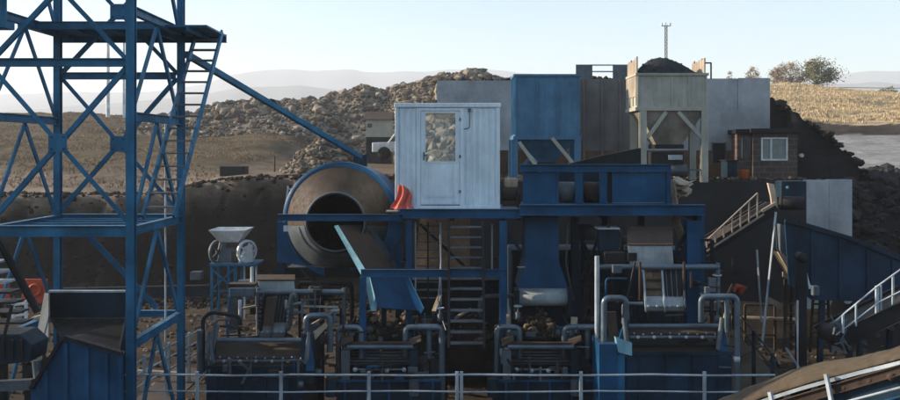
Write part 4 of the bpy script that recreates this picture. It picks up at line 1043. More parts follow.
    for k_ in range(3): MB().bar(P(ca + 3, cy - cr + 4 + k_ * 9, Y + 1.02 - k_ * .12), P(ca + (cb - ca) * .44, cy - cr + 4 + k_ * 9, Y + 1.02 - k_ * .12), .03, .04).build('slat', RUSTM, t)
    extra(t, Y); return t
def ex4(t, Y):
    upipe(t, [(604, 352), (604, 298), (626, 298), (626, 328)], Y + .2, .065); upipe(t, [(597, 372), (597, 256)], Y + .5, .05, RAILM)
    upipe(t, [(701, 322), (701, 296.5), (737, 296.5), (737, 420)], Y - .05, .06); upipe(t, [(727, 297), (727, 332)], Y - .02, .055)
    MB().pbox(599, 344, 617, 410, Y - .1, .9).build('side_tank', BLUE2, t, bevel=.01)
    MB().prism([P(616, 338, Y - .1), P(632, 343, Y - .1), P(632, 356, Y - .12), P(618, 352, Y - .12)], (0, .3, 0)).build('spout', CYAN, t, 'bright pale blue spout')
    MB().prism([P(616, 352, Y - .06), P(625, 354, Y - .06), P(625, 412, Y - .06), P(616, 412, Y - .06)], (0, .3, 0)).build('spout_leg', BLUE, t)
    MB().prism([P(606, 312, Y + .3), P(616, 312, Y + .3), P(619, 343, Y + .1), P(610, 343, Y + .1)], (0, .06, 0)).build('worn_plate', RUSTM, t)
    MB().pbox(604, 252, 626, 265, Y + 1.2, .5).build('drive_motor', DARKM, t, bevel=.04); MB().pbox(600, 229, 619, 252, Y + 1.5, .4).build('switch_box', NAVY, t, bevel=.02)
    MB().pbox(598, 228, 620, 229.5, Y + 1.4, .5).build('box_lid', RAILM, t)
    MB().pbox(628, 253, 637, 261, Y + 1.1, .1).build('hatch', DARKM, t)
    for k in (640, 684): MB().tube([P(k, 262, Y + .75), P(k, 300, Y + .75)], .03).build('hanger', RUSTM, t)
    MB().tube([P(627, 300, Y + .8), P(635, 262, Y + .9)], .025).build('hanger', DARKM, t)
    MB().prism([P(728, 300, Y + .3), P(732, 318, Y + .2), P(728, 345, Y + .2), P(722, 330, Y + .2)], (0, .08, 0)).build('worn_plate', SHEETM, t)
    MB().pbox(709, 278, 716, 292, Y + .9, .1).build('end_plate', GREYM, t)
j4 = big_jig('largest washing jig with a curved drum guard, at the right end of the row', 17.9, (626, 732), 353, (597, 719), 267, (628, 718, 326, 337), (628, 672, 228, 246, 266), (644, 682, 288, 21), (TROUGHB, RAILM), ex4)
def ex1(t, Y):
    upipe(t, [(306, 345), (306, 316), (330, 315), (330, 352)], Y + .25, .065)
    upipe(t, [(203, 372), (203, 318), (211, 312), (240, 316), (240, 330)], Y + .5, .045, DARKM)
    upipe(t, [(200, 375), (200, 330)], Y + .3, .07, STEEL)
    MB().prism([P(209, 376, Y - .05), P(205, 342, Y - .05), P(216, 324, Y + .1), P(219, 326, Y + .1), P(214, 350, Y - .03)], (0, .05, 0)).build('lit_end_plate', GREYM, t)
    MB().pbox(301, 334, 313, 384, Y + .05, 1.1).build('side_tank', NAVY, t, bevel=.01)
    MB().pbox(229, 288, 255, 297, Y + 1.0, .3).build('trough', STEEL, t, bevel=.02); MB().pbox(228, 284, 254, 288, Y + 1.1, .3).build('worn_plate', RUSTM, t)
    MB().pbox(229, 297, 241, 330, Y + 1.1, .12).build('post', GREYM, t)
    for px, pa, pb_ in ((252, 267, 282), (240, 300, 320), (286, 300, 318)): MB().tube([P(px, pa, Y + .9), P(px, pb_, Y + .9)], .035, 8).build('stub_pipe', WHITEM, t)
    MB().prism([P(313, 332, Y + .2), P(326, 322, Y + .2), P(328, 326, Y + .2), P(315, 340, Y + .2)], (0, .05, 0)).build('flat_bar', SHEETM, t)
    # toothed wheels either side of the lift belt
    for px, r in ((262, .42), (289, .40)):
        c = P(px, 312, Y + .65); mb = MB(); n = 26; R0 = r
        ring = []
        for k in range(n * 2):
            a = math.pi * k / n; rr = R0 * (1.0 if k % 2 else .9); ring.append(c + Vector((.03 * math.sin(a), math.cos(a) * rr * .8, math.sin(a) * rr)))
        mb.prism(ring, (.05, 0, 0)); mb.build('toothed_wheel', DARKM if px == 262 else GREYM, t)
    MB().prism([P(266, 298, Y + .55), P(276, 297, Y + .55), P(273, 326, Y + .35), P(263, 326, Y + .35)], (0, .05, 0)).build('worn_plate', RUSTM, t)
    for py in (303, 312): MB().tube([P(292, py + 2, Y + .5), P(302, py, Y + .4)], .04).build('grease_fitting', STEEL, t)
    MB().tube([P(302, 299, Y + .4), P(302, 317, Y + .4)], .03).build('flat_bar', STEEL, t)
    MB().bar(P(303, 306, Y + .9), P(338, 307, Y + .9), .04).build('rail', TANM, t)
j1 = big_jig('large washing jig with a toothed lift wheel, at the left end of the row', 18.2, (206, 302), 367, (257, 345), 292, (214, 305, 340, 361), (258, 294, 276, 281, 297), (263, 288, 313, 22), (TROUGHB, GREYM), ex1)

# pipes, rods, hoses and brackets bolted about the machines
def fit_out(t, boxes, n, seed):
    r_ = random.Random(seed)
    for _ in range(n):
        (xa, ya, xb, yb, Ya, Yb_) = r_.choice(boxes); px, py, y = r_.uniform(xa, xb), r_.uniform(ya, yb), r_.uniform(Ya, Yb_); k = r_.random()
        mat = r_.choice([DARKM, DARKM, GREYM, GREYM, RUSTM, NAVY, STEEL, BLUE2, RAILM if r_.random() < .3 else DARKM])  # the few pale ones paint in glints among the dark gear
        c = P(px, py, y); l = r_.uniform(.12, .45)
        if k < .3: MB().bar(c, c + Vector((0, 0, l)), r_.uniform(.02, .06), r_.uniform(.02, .05)).build('bracket', mat, t)
        elif k < .55: MB().bar(c, c + Vector((l * 1.5, r_.uniform(-.1, .1), r_.uniform(-.04, .04))), r_.uniform(.02, .05)).build('rod', mat, t)
        elif k < .68: MB().bar(c, c + Vector((r_.uniform(-.3, .3), 0, l)), .03, .05).build('brace', mat, t)
        elif k < .74: MB().tube(bend([c, c + Vector((0, 0, l)), c + Vector((r_.choice((-1, 1)) * l, 0, l))], .08), r_.uniform(.018, .04), 8).build('pipe', mat, t)
        elif k < .92: MB().box(c.x, c.y, c.z, c.x + r_.uniform(.08, .25), c.y + .12, c.z + r_.uniform(.06, .2)).build('fitting', mat, t, bevel=.012)
        else: MB().lathe(c, [(0, 0), (0, .06), (.03, .09), (.1, .09), (.12, .04), (.12, 0)], r_.choice('XZ'), 12).build('coupling', mat, t)
fit_out(j1, [(205, 300, 255, 338, 18.9, 19.9), (205, 318, 245, 345, 18.5, 19), (290, 296, 345, 335, 18.6, 19.5), (300, 340, 330, 380, 18.3, 18.6), (210, 370, 300, 385, 18.0, 18.15)], 50, 1)
fit_out(j2, [(335, 325, 350, 375, 18.6, 19.4), (350, 330, 410, 345, 18.9, 20), (412, 325, 440, 378, 18.6, 19.3), (352, 372, 410, 382, 18.35, 18.45)], 48, 2)
fit_out(j3, [(495, 325, 510, 375, 18.6, 19.4), (510, 330, 570, 345, 18.9, 20), (572, 325, 600, 378, 18.6, 19.3), (512, 372, 570, 382, 18.35, 18.45)], 48, 5)
fit_out(j4, [(600, 268, 626, 325, 18.2, 19.4), (690, 268, 730, 330, 18.3, 19.3), (600, 230, 626, 268, 19.4, 19.9), (718, 330, 738, 372, 17.7, 18), (630, 314, 710, 324, 18.4, 19)], 50, 4)
# ore spilled between machines
def rocks(name, px, py, Y, rx, ry, hg, n, label, rs=(.03, .1)):
    c = P(px, py, Y); mb = MB()
    for _ in range(n):
        a = random.uniform(0, 6.28); q = random.random() ** .6
        mb.rock((c.x + rx * q * math.cos(a), c.y + ry * q * math.sin(a), c.z + hg * (1 - q) * random.random()), random.uniform(*rs))
    mb.lathe((c.x, c.y, c.z - .5), [(0, rx * .9), (.5, rx * .75), (.5 + hg * .5, rx * .35), (.5 + hg * .6, 0)], 'Z', 18)
    return tag(mb.build(name, ROCKN), label, 'ore', kind='stuff')
rocks('ore', 366, 334, 19.9, .36, .5, .75, 220, 'tan ore lumps fallen below the pale blue chute edge')
rocks('ore', 405, 332, 20.1, .55, .5, .5, 220, 'dark ore pile at the foot of the slanting chute')
rocks('ore', 540, 334, 19.9, .5, .5, .7, 260, 'tan and dark ore heaped under the steel roller')
rocks('ore', 468, 335, 21.0, .8, .6, .7, 260, 'loose ore lying behind the platform stair')
rocks('ore', 268, 340, 19.9, .6, .5, .3, 160, 'brown ore under the toothed lift wheel')

# ================================================================== FRONT WALKWAY AND RAILINGS
Y = 17.0
t = thing('walkway', (0, 16.6, 0), 'steel walkway running along the front railing', 'walkway')
MB().box(-6.7, 16.1, .76, 7.0, 17.05, .80).build('deck', DARKM, t)
for x in (-6.2, -3, 0, 3, 6.2): MB().bar((x, 16.6, 0), (x, 16.6, .755), .12).build('leg', NAVY, t)
t = thing('front_railing', (0, Y, .8), 'long two bar steel railing across the bottom of the photo', 'railing')
zt, zm_ = Z_(375, Y), Z_(391.5, Y)
MB().tube([(X_(112, Y), Y, zt)] + [(X_(112 + k * 60, Y), Y, zt + .012 * math.sin(k * 2.3)) for k in range(1, 11)] + [(X_(775, Y), Y, zt)], .021, 8).build('top_rail', RAILM, t)
MB().tube([(X_(112, Y), Y, zm_)] + [(X_(112 + k * 60, Y), Y, zm_ + .012 * math.sin(k * 1.7)) for k in range(1, 11)] + [(X_(790, Y), Y, zm_)], .017, 8).build('middle_rail', RAILM, t)
for px in (113, 197, 281, 369, 457, 461.5, 581, 704.5):
    x = X_(px, Y); MB().box(x - .032, Y - .02, .8, x + .032, Y + .028, Z_(371.5, Y)).build('post', RAILM, t, bevel=.006)
# left return
t = thing('side_railing', (X_(131, 18.1), 18.1, .8), 'railing running back beside the left jig towards the pit', 'railing')
pA, pB = P(113.5, 374, 17.1), P(205, 327, 21.6)
pA = Vector((-6.55, 17.1, 1.83)); pB = Vector((-6.05, 21.5, 1.83))
for dz in (0, -.26, -.52): MB().tube([pA + Vector((0, 0, dz)), pB + Vector((0, 0, dz))], .016, 8).build('rail', RAILM, t)
for k in (.28, .55, .8, 1):
    p = pA + (pB - pA) * k; MB().box(p.x - .03, p.y - .03, .75, p.x + .03, p.y + .03, 1.9).build('post', RAILM, t)
MB().box(-6.9, 17.1, .70, -6.0, 22, .74).build('deck', RUSTM, t)
# right return
t = thing('side_railing', (7.2, 20, .8), 'dark railing running back beside the right jig', 'railing')
pA = Vector((6.55, 17.3, 1.95)); pB = Vector((7.5, 24.5, 2.35))
for dz in (0, -.3): MB().tube([pA + Vector((0, 0, dz)), pB + Vector((0, 0, dz))], .02, 8).build('rail', DARKM, t)
for k in (.1, .35, .6, .85): p = pA + (pB - pA) * k; MB().box(p.x - .035, p.y - .03, .7, p.x + .035, p.y + .03, p.z + .03).build('post', NAVY, t)
MB().prism([(5.9, 17.3, .8), (7.3, 17.3, .8), (8.3, 25, .8), (7.2, 25, .8)], (0, 0, .05)).build('deck', BELT, t)

# ================================================================== JAW CRUSHER
Y = 31
t = thing('jaw_crusher', P(231, 305, Y), 'small white jaw crusher with two flywheels on a blue stand', 'crusher')
hp = [P(213, 229, Y), P(250, 229, Y), P(242, 241, Y + .1), P(222, 241, Y + .1)]
w0 = (X_(250, Y) - X_(213, Y)); c = P(231.5, 229, Y + .65)
v = [(c.x - .66, Y, c.z), (c.x + .66, Y, c.z), (c.x + .66, Y + 1.3, c.z), (c.x - .66, Y + 1.3, c.z), (c.x - .34, Y + .3, c.z - .44), (c.x + .34, Y + .3, c.z - .44), (c.x + .34, Y + 1, c.z - .44), (c.x - .34, Y + 1, c.z - .44)]
o = MB().add(v, [(0, 4, 5, 1), (1, 5, 6, 2), (2, 6, 7, 3), (3, 7, 4, 0)]).build('hopper', WHITEM, t); s = o.modifiers.new('t', 'SOLIDIFY'); s.thickness = .03
MB().prism([P(222, 241, Y + .3), P(243, 241, Y + .3), P(248, 263, Y + .3), P(216, 264, Y + .3)], (0, .7, 0)).build('body', GREYM, t, bevel=.03)
MB().pbox(226, 243, 238, 247, Y + .22, .08).box(X_(230, Y), Y + .2, Z_(263, Y), X_(235, Y), Y + .3, Z_(252, Y)).build('jaw_plate', RUSTM, t)
MB().prism([P(244, 247, Y + .25), P(252, 244, Y + .25), P(253, 262, Y + .25), P(238, 263, Y + .25)], (0, .1, 0)).build('belt_guard', WHITEM, t)
for px, sc in ((217, 1), (246, 1)):
    c = P(px, 251.5, Y + .35); mb = MB(); r = .42
    mb.lathe((0, 0, 0), [(0, r * .82), (-.01, r), (.1, r), (.11, r * .82), (0, r * .82)], 'X', 32).lathe((0, 0, 0), [(.03, 0), (.02, .09), (.09, .09), (.08, 0)], 'X', 14)
    for k in range(5):
        a = 2 * math.pi * k / 5; mb.bar((.055, 0, 0), (.055, math.cos(a) * r * .85, math.sin(a) * r * .85), .05)
    ro = Matrix.Rotation(R(-38 if px > 230 else -30), 3, 'Z'); mb.v = [ro @ q + c for q in mb.v]; mb.build('flywheel', WHITEM if px > 230 else GREYM, t)
ax = MB().tube([P(219, 252, Y + .4), P(245, 252, Y + .35)], .05).build('shaft', DARKM, t)
for a in (211, 228, 235):
    for yy in (Y + .1, Y + 1.0): MB().bar((X_(a, Y), yy, .15), (X_(a, Y), yy, Z_(264, Y)), .09).build('stand_leg', BLUE, t)
MB().box(X_(209, Y), Y, Z_(266, Y), X_(257, Y), Y + 1.15, Z_(263.7, Y)).build('stand_top', BLUE, t)
for a, b in (((211, 268), (235, 290)), ((235, 268), (211, 290)), ((211, 291), (235, 291))): MB().bar(P(*a, Y + .06), P(*b, Y + .06), .06).build('stand_brace', BLUE, t)
for a in (241, 253): MB().bar((X_(a, Y), Y + .5, .1), (X_(a, Y), Y + .5, Z_(266, Y)), .06).build('post', WHITEM, t)
tag(MB().tube([P(239, 283, 30), P(252, 282, 30)], .12, 10).build('pipe_offcut', GREYM), 'short grey pipe on the ground right of the crusher stand', 'pipe')
# low blue beam lying on pit floor, small white box
t = thing('steel_channel', P(150, 296, 35), 'long dark blue channel lying at the foot of the pit wall', 'beam')
MB().ibeam((X_(60, 35), 35, .45), (X_(208, 35), 35.2, .55), .3, .45, .04).build('channel', NAVY, t)
for k in (80, 140, 200): MB().box(X_(k, 35) - .15, 34.8, 0, X_(k, 35) + .15, 35.3, .22).build('sleeper', RUSTM, t)
tag(MB().pbox(190, 272, 201, 280, 34.7, .4).build('switch_box', GREYM, bevel=.02), 'small grey box on top of the long dark channel', 'box')
tag(MB().box(X_(222, 45), 44.5, ground(X_(222, 45), 45)[0], X_(247, 45), 45.4, Z_(166, 45)).build('block', DARKM, bevel=.03), 'long dark slab lying on the bench above the pit wall', 'slab')
z = ground(X_(274, 47), 47)[0]
tag(MB().tube([(X_(274.5, 47), 47, z - .1), (X_(274.5, 47), 47, z + .85)], .05, 6).build('stake', BARK), 'short wooden stake on the bench right of the slab', 'stake')

# ================================================================== LEFT FOREGROUND BINS
Y = 14.0
t = thing('ribbed_bin', P(85, 400, Y), 'big blue ribbed steel bin at the bottom left corner', 'bin')
out = [(30, 470), (31, 388), (37, 380), (62, 339), (66, 337), (122, 353), (124, 470)]
MB().ppoly(out, Y, .05).build('front_plate', BLUE2, t)
for px, y0 in ((47, 365), (67, 339), (88, 344), (107, 350), (121, 354)):
    MB().prism([P(px - 2.4, y0 + 3, Y - .0), P(px + 1.8, y0 + 3.6, Y - .0), P(px + 1.8, 470, Y - .0), P(px - 2.4, 470, Y - .0)], (0, -.05, 0)).build('rib', BLUE2, t)
mb = MB(); rim = [P(a, b, Y - .03) for a, b in out[1:6]]
for a, b in zip(rim, rim[1:]): mb.bar(a, b, .10, .05)
mb.build('rim', DARKM, t)
MB().prism([P(122, 353, Y + .05), P(124, 470, Y + .05), P(124, 470, Y + 2.2), P(122, 350, Y + 2.2)], (.04, 0, 0)).build('side_plate', NAVY, t)
MB().prism([P(62, 341, Y + .06), P(31, 388, Y + .06), P(31, 470, Y + .06), P(31, 470, Y + 2), P(31, 388, Y + 2), P(62, 341, Y + 2)], (-.04, 0, 0)).build('side_plate', NAVY, t)
Y = 17.2
t = thing('receiving_hopper', P(90, 345, Y), 'dark open blue hopper with a dusty top rim behind the ribbed bin', 'hopper')
MB().ppoly([(50, 292.5), (128, 292.5), (129, 318), (49, 318)], Y, .04).build('front_panel', NAVY, t)
MB().box(X_(49, Y), Y - .04, Z_(292.3, Y), X_(129.5, Y), Y + .06, Z_(290.3, Y)).build('top_rim', RAILM, t, bevel=.004)
MB().prism([P(50, 318.4, Y), P(129, 318.4, Y), P(118, 352, Y - 1.4), P(62, 342, Y - 1.4)], (0, .04, .0)).build('slope_plate', DARKM, t)
MB().prism([P(129, 293, Y - .01), P(134, 293, Y + .5), P(128, 352, Y - .6), P(118, 352, Y - 1.4)], (.03, 0, 0)).build('wing_plate', NAVY, t)
MB().prism([P(50, 293, Y - .01), P(46, 293, Y + .5), P(36, 345, Y - .6), P(50, 342, Y - 1.4)], (-.03, 0, 0)).build('wing_plate', NAVY, t)
for px in (55, 122): MB().bar((X_(px, Y), Y + .3, 0), (X_(px, Y), Y + .3, Z_(318, Y)), .14).build('leg', NAVY, t)
# orange-red machine guard
t = thing('red_guard', P(34, 305, 21), 'orange red sheet guard behind the left tower leg', 'guard')
MB().pbox(22, 279, 47, 303, 21, .06).build('sheet', REDM, t, bevel=.02); MB().lathe(P(35, 290, 20.97), [(0, .1), (-.03, .1), (-.03, .16), (0, .16)], 'Y', 20).build('boss', REDM, t)
MB().pbox(-6, 284, 9, 303, 21, .05).build('sheet', REDM, t); MB().bar(P(24, 303, 21.1), P(24, 380, 21.1), .06).bar(P(44, 303, 21.1), P(44, 380, 21.1), .06).build('leg', DARKM, t)
t = thing('white_frame', P(20, 318, 18), 'small white open steel frame in front of the red guard', 'frame'); Y = 18
MB().bar(P(12, 305, Y), P(28, 303, Y), .045).bar(P(12, 316, Y), P(28, 314, Y), .045).build('bar', WHITEM, t)
MB().bar(P(13, 302, Y), P(13, 320, Y), .05).bar(P(26, 300, Y), P(26, 322, Y), .05).build('post', WHITEM, t)
MB().prism([P(30, 318, Y), P(50, 313, Y), P(50, 316, Y), P(31, 321, Y)], (0, .2, 0)).build('tray', SHEETM, t)
# dark inclined conveyor at left edge
t = thing('inclined_conveyor', P(20, 400, 14.6), 'grimy inclined conveyor with lit treads at the left edge', 'conveyor')
Y = 14.8
MB().ibeam(P(-12, 222, Y), P(38, 312, Y), .07, .11).build('side_beam', DARKM, t); MB().ibeam(P(-45, 225, Y + 1), P(8, 322, Y + 1), .07, .11).build('side_beam', DARKM, t)
for k in range(7): a = P(-2 + k * 4, 262 + k * 10, Y + .5); MB().box(a.x - .45, a.y - .2, a.z, a.x + .1, a.y + .2, a.z + .03).build('tread', RAILM if k < 3 else DARKM, t)  # first treads in pale paint to look sunlit, the rest dark
t = thing('winch', P(15, 400, 14.3), 'dark greasy winch casing in the bottom left corner', 'winch')
Y = 14.3
MB().prism([P(-10, 334, Y), P(20, 334, Y), P(32, 345, Y), P(30, 362, Y), P(-10, 366, Y)], (0, .6, 0)).build('casing', NAVY, t, bevel=.02)
for k in range(4): MB().pbox(-8 + k * 9, 340, -5 + k * 9, 360, Y - .04, .04).build('panel_rib', BLACKM, t)
MB().bar(P(-10, 386, Y - .3), P(33, 384, Y - .3), .12, .16).build('base_beam', GREYM, t); MB().prism([P(31, 388, Y - .3), P(38, 372, Y - .3), P(40, 373, Y - .3), P(35, 390, Y - .3)], (0, .2, 0)).build('end_plate', SHEETM, t)  # tan end plate stands for the sunlit end of the beam
MB().tube([P(37, 360, Y - .2), P(39, 380, Y - .2)], .08, 12).build('jack', STEEL, t)
MB().bar(P(2, 345, Y - .15), P(12, 305, Y - .15), .04).build('lever', DARKM, t)
for px in (-5, 25): MB().bar((X_(px, Y), Y + .2, 0), (X_(px, Y), Y + .2, Z_(366, Y)), .15).build('leg', DARKM, t)

# ================================================================== RIGHT SIDE
# stair conveyor to the gantry
Y = 25
t = thing('conveyor_gallery', P(740, 245, Y), 'inclined conveyor gallery with lit handrail rising below the brick hut', 'conveyor')
a, b = P(704, 252, Y), P(777, 208, Y); dep = Vector((0, 1.0, 0))
MB().ibeam(a, b, .1, .3).build('side_beam', BLACKM, t); MB().ibeam(a + dep, b + dep, .1, .3).build('side_beam', DARKM, t)
MB().prism([a + Vector((0, .1, .10)), b + Vector((0, .1, .10)), b + dep + Vector((0, -.1, .10)), a + dep + Vector((0, -.1, .10))], (0, 0, .03)).build('belt', BLACKM, t)
ra, rb = P(707, 240, Y - .1), P(757.5, 193, Y - .1)
MB().tube([ra, rb], .022, 8).build('handrail', TANB, t)
for k in range(7):
    f = k / 6; top = ra + (rb - ra) * f; bx = top.x; fr_ = (bx - a.x) / (b.x - a.x); bot = a + (b - a) * fr_; MB().bar((bx, Y - .1, bot.z + .1), top, .035).build('post', TANB, t)
MB().bar(P(707, 251, Y - .12), P(764, 214, Y - .12), .03, .05).build('kick_rail', TANB, t)
for (x0_, y0_), (x1_, y1_) in (((776, 212), (762, 346)), ((757, 250), (761.5, 322)), ((733, 255), (733, 330))):
    MB().bar(P(x0_, y0_, Y - .15 if x0_ != 733 else Y + .5), P(x1_, y1_, Y - .9 if x0_ == 776 else Y + .3), .045, .06).build('trestle_leg', RAILM if x0_ != 733 else DARKM, t)
MB().lathe(P(781, 203, Y + .1), [(0, 0), (0, .2), (.62, .2), (.62, 0)], 'X', 22).build('head_drum', BLACKM, t)
MB().pbox(781, 181, 806, 198, Y + .1, .5).build('motor_housing', NAVY, t, bevel=.03)
MB().lathe(P(787.5, 187.5, Y + .09), [(-.02, 0), (-.02, .035), (.01, .05)], 'Y', 10).build('lamp_lens', CYAN, t)
MB().prism([P(768, 183, Y), P(774, 184, Y), P(777, 200, Y), P(778, 214, Y), P(773, 212, Y), P(771, 196, Y)], (0, .1, 0)).build('bearing_arm', SHEETM, t)
MB().bar(P(762, 211, Y - .05), P(776, 203, Y - .05), .06, .08).build('bracket', SHEETM, t)
# pale chute below head
Y = 24.5
t = thing('transfer_chute', P(787, 262, Y), 'pale blue grey transfer chute with a curved lip below the gantry head', 'chute')
MB().prism([P(780, 224, Y), P(791, 228, Y), P(791, 252, Y), P(783, 256, Y), P(780, 250, Y)], (0, .6, 0)).build('chute_body', GREYM, t, bevel=.01)
MB().prism([P(778, 252, Y - .05), P(784, 254, Y - .05), P(799, 274, Y - .1), P(798, 279, Y - .1), P(792, 277, Y - .1)], (0, .5, 0)).build('lip', SHEETM, t)
MB().prism([P(783, 272, Y - .1), P(798, 278, Y - .1), P(798, 283, Y - .1), P(783, 277, Y - .1)], (0, .1, 0)).build('bracket', SHEETM, t)
upipe(t, [(799, 273), (795, 264), (798, 257), (804, 256), (806, 262)], Y - .15, .03, RAILM, .1)
for px in (785, 791): MB().bar(P(px, 279, Y), P(px, 350, Y), .06).build('leg', RUSTM, t)
MB().prism([P(767, 296, Y), P(783, 304, Y), P(782, 310, Y), P(766, 301, Y)], (0, .08, 0)).build('cross_bar', TANB, t)
# dark mast column
Y = 21.5
t = thing('support_column', (X_(801, Y), Y, 0), 'thick dark column with a pale lit edge, tools at its head', 'column')
MB().box(X_(798.5, Y), Y, 0, X_(807, Y), Y + .22, Z_(258, Y)).build('column', DARKM, t)
MB().bar((X_(797, Y), Y - .03, 0), (X_(797, Y), Y - .03, Z_(300, Y)), .035).build('lit_edge_bar', WHITEM, t)  # white bar painted as the sunlit left edge of the column
MB().bar(P(786, 348, Y), P(802, 372, Y), .05).build('brace', RAILM, t)
MB().lathe(P(803, 258, Y - .05), [(0, 0), (0, .12), (.3, .12), (.3, 0)], 'Y', 16).build('sheave', DARKM, t)
MB().prism([P(807, 272, Y), P(810, 284, Y), P(814, 288, Y), P(809, 289, Y)], (0, .05, 0)).build('guard_tab', WHITEM, t)
# blue trough
TROUGH = paint('trough_blue', (.001, .026, .058), rusty=.45, rough=.5, dust=.3, var=.4)
Y = 23.5
t = thing('spiral_classifier', P(850, 300, Y), 'long dark blue trough tank slanting down to the right edge', 'tank')
MB().ppoly([(785, 221), (800, 225), (850, 240), (930, 272), (930, 300), (880, 302), (812, 300), (789, 285)], Y, .06).build('near_side', TROUGH, t)
MB().ppoly([(800, 221), (850, 236), (930, 266), (930, 276), (850, 243), (800, 227)], Y + 1.6, .06).build('far_side', NAVY, t)
MB().prism([P(790, 285, Y + .08), P(930, 303, Y + .08), P(930, 303, Y + 1.55), P(790, 285, Y + 1.55)], (0, 0, .06)).build('bottom', NAVY, t)
mb = MB()
mb.bar(P(785, 220.5, Y - .04), P(850, 239.5, Y - .04), .1, .06).bar(P(850, 239.5, Y - .04), P(930, 271.5, Y - .04), .1, .06); mb.build('rim', NAVY, t)
for px, y0 in ((812, 229), (840, 237), (868, 247), (893, 257)): MB().bar(P(px, y0 + 2, Y - .03), P(px, 298, Y - .03), .07, .05).build('stiffener', TROUGH, t)
MB().tube([P(790, 245, Y + .8), P(930, 298, Y + .8)], .09, 12).build('spiral_shaft', DARKM, t)
mb = MB()
for k in range(14):
    c = P(796 + k * 9.5, 247 + k * 3.6, Y + .8); mb.lathe(c, [(-.01, .09), (-.01, .42), (.02, .42), (.02, .09)], 'X', 18)
mb.build('spiral_blade', RUSTM, t)
for px in (822, 862): MB().bar(P(px, 300, Y + .2), (X_(px, Y), Y + .2, 0), .13).build('leg', NAVY, t)
MB().pbox(813, 286, 820, 296, Y - .2, .2).build('valve', GREYM, t, bevel=.03)
# lattice trestle behind
Y = 24
for x_, lab in ((786, 'rusty rung trestle behind the thick dark column'), (812, 'rusty rung trestle under the blue trough tank')):
    t = thing('trestle', (X_(x_ + 8, Y), Y, 0), lab, 'trestle', 'rusty trestles below the trough tank')
    for a, b in ((x_ + 1, x_ - 2), (x_ + 16, x_ + 19)): MB().bar(P(a, 300, Y), P(b, 352, Y), .06).build('leg', RUSTM, t)
    for k in range(5): MB().bar(P(x_ - k * .5, 304 + k * 9.5, Y), P(x_ + 17 + k * .5, 304 + k * 9.5, Y), .045).build('rung', RUSTM, t)
c = P(738, 290, 24.8); o = MB().tube([P(734, 292, 24.8), P(738, 287, 24.8), P(743, 288, 24.6), P(740, 293, 24.7)], [.05, .11, .13, .06], 10).build('red_bag', REDM)
tag(o, 'small crumpled red bag in the shade right of the large jig', 'bag')
# rail conveyor coming in from the right
Y = 18.6
t = thing('railed_conveyor', P(870, 340, Y), 'dark belt conveyor with white handrail climbing off the right edge', 'conveyor')
a, b = P(836, 342, Y), P(925, 300, Y - .5); dep = Vector((0, .9, 0))
MB().ibeam(a, b, .1, .36).build('side_beam', BLACKM, t); MB().ibeam(a + dep, b + dep, .1, .36).build('side_beam', BLACKM, t)
MB().prism([a + Vector((0, .06, .1)), b + Vector((0, .06, .1)), b + dep + Vector((0, -.06, .1)), a + dep + Vector((0, -.06, .1))], (0, 0, .05)).build('belt', DARKM, t)
MB().tube([P(833, 323, Y - .1), P(877, 286.5, Y - .3), P(925, 252, Y - .6)], .019, 8).build('top_rail', RAILM, t)
MB().tube([P(836, 335, Y - .1), P(879, 302, Y - .3), P(925, 279, Y - .6)], .015, 8).build('middle_rail', RAILM, t)
for px, y0, y1, w in ((843, 315, 333, .04), (856, 304, 326, .03), (877, 286, 317, .06), (881, 284, 315, .03), (893, 276, 309, .04)): MB().bar(P(px, y0, Y - .25), P(px, y1, Y - .2), w).build('rail_post', RAILM, t)
mb = MB(); rnd = random.Random(4)
for k in range(26):
    c = P(rnd.uniform(832, 846), rnd.uniform(318, 352), Y - rnd.uniform(0, .3)); d = Vector((rnd.uniform(-1, 1), rnd.uniform(-.3, .3), rnd.uniform(-1, 1))).normalized() * rnd.uniform(.06, .16); mb.bar(c - d, c + d, .035, .02)
mb.build('tail_gear', GREYM, t, 'tangle of worn bright fittings')
MB().lathe(P(840, 338, Y + .1), [(0, 0), (0, .2), (.7, .2), (.7, 0)], 'Y', 20).build('tail_drum', BLACKM, t)
for k in range(5): MB().tube([P(850 + k * 14, 348 - k * 6.6, Y - .02), P(850 + k * 14, 348 - k * 6.6, Y + .8)], .055, 10).build('idler', GREYM, t)
for px in (850, 890): MB().bar(P(px, 345 - (px - 850) * .4, Y + .2), (X_(px, Y), Y + .3, 0), .1).build('leg', NAVY, t)
# foreground sandy belt conveyor
t = thing('sandy_conveyor', P(850, 400, 13.5), 'near belt conveyor caked with tan sand climbing across the bottom right', 'conveyor')
Ya, Yb = 15.0, 12.6
a, b = P(700, 412, Ya), P(960, 336, Yb); n = 60; bw = .92
d = (b - a); V = []; Fc = []; G = 10
rnd = random.Random(11)
edge = [P(700, 405, Ya), P(740, 391, 14.7), P(775, 376, 14.4), P(800, 368.5, 14.1), P(830, 361, 13.8), P(858, 356, 13.5), P(880, 351, 13.3), P(900, 345, 13.1), P(960, 326, Yb)]
near = [P(700, 419, Ya - .75), P(740, 405, 13.95), P(775, 392.5, 13.65), P(800, 384.5, 13.35), P(830, 376, 13.05), P(858, 368.5, 12.8), P(880, 363, 12.6), P(900, 358, 12.4), P(960, 340, 11.9)]
def lin(pts, f):
    k = f * (len(pts) - 1); i = min(int(k), len(pts) - 2); return pts[i].lerp(pts[i + 1], k - i)
for i in range(n * 2 + 1):
    f = i / (n * 2); p, q = lin(edge, f), lin(near, f)
    for j in range(G + 1):
        u = j / G; c = q.lerp(p, u); c.z += .05 * math.sin(u * math.pi) + .035 * fr(c.x * 1.2, c.y, 1.2) * (.4 + u) + .010 * fr(c.x, c.y, 6)
        V.append(c)
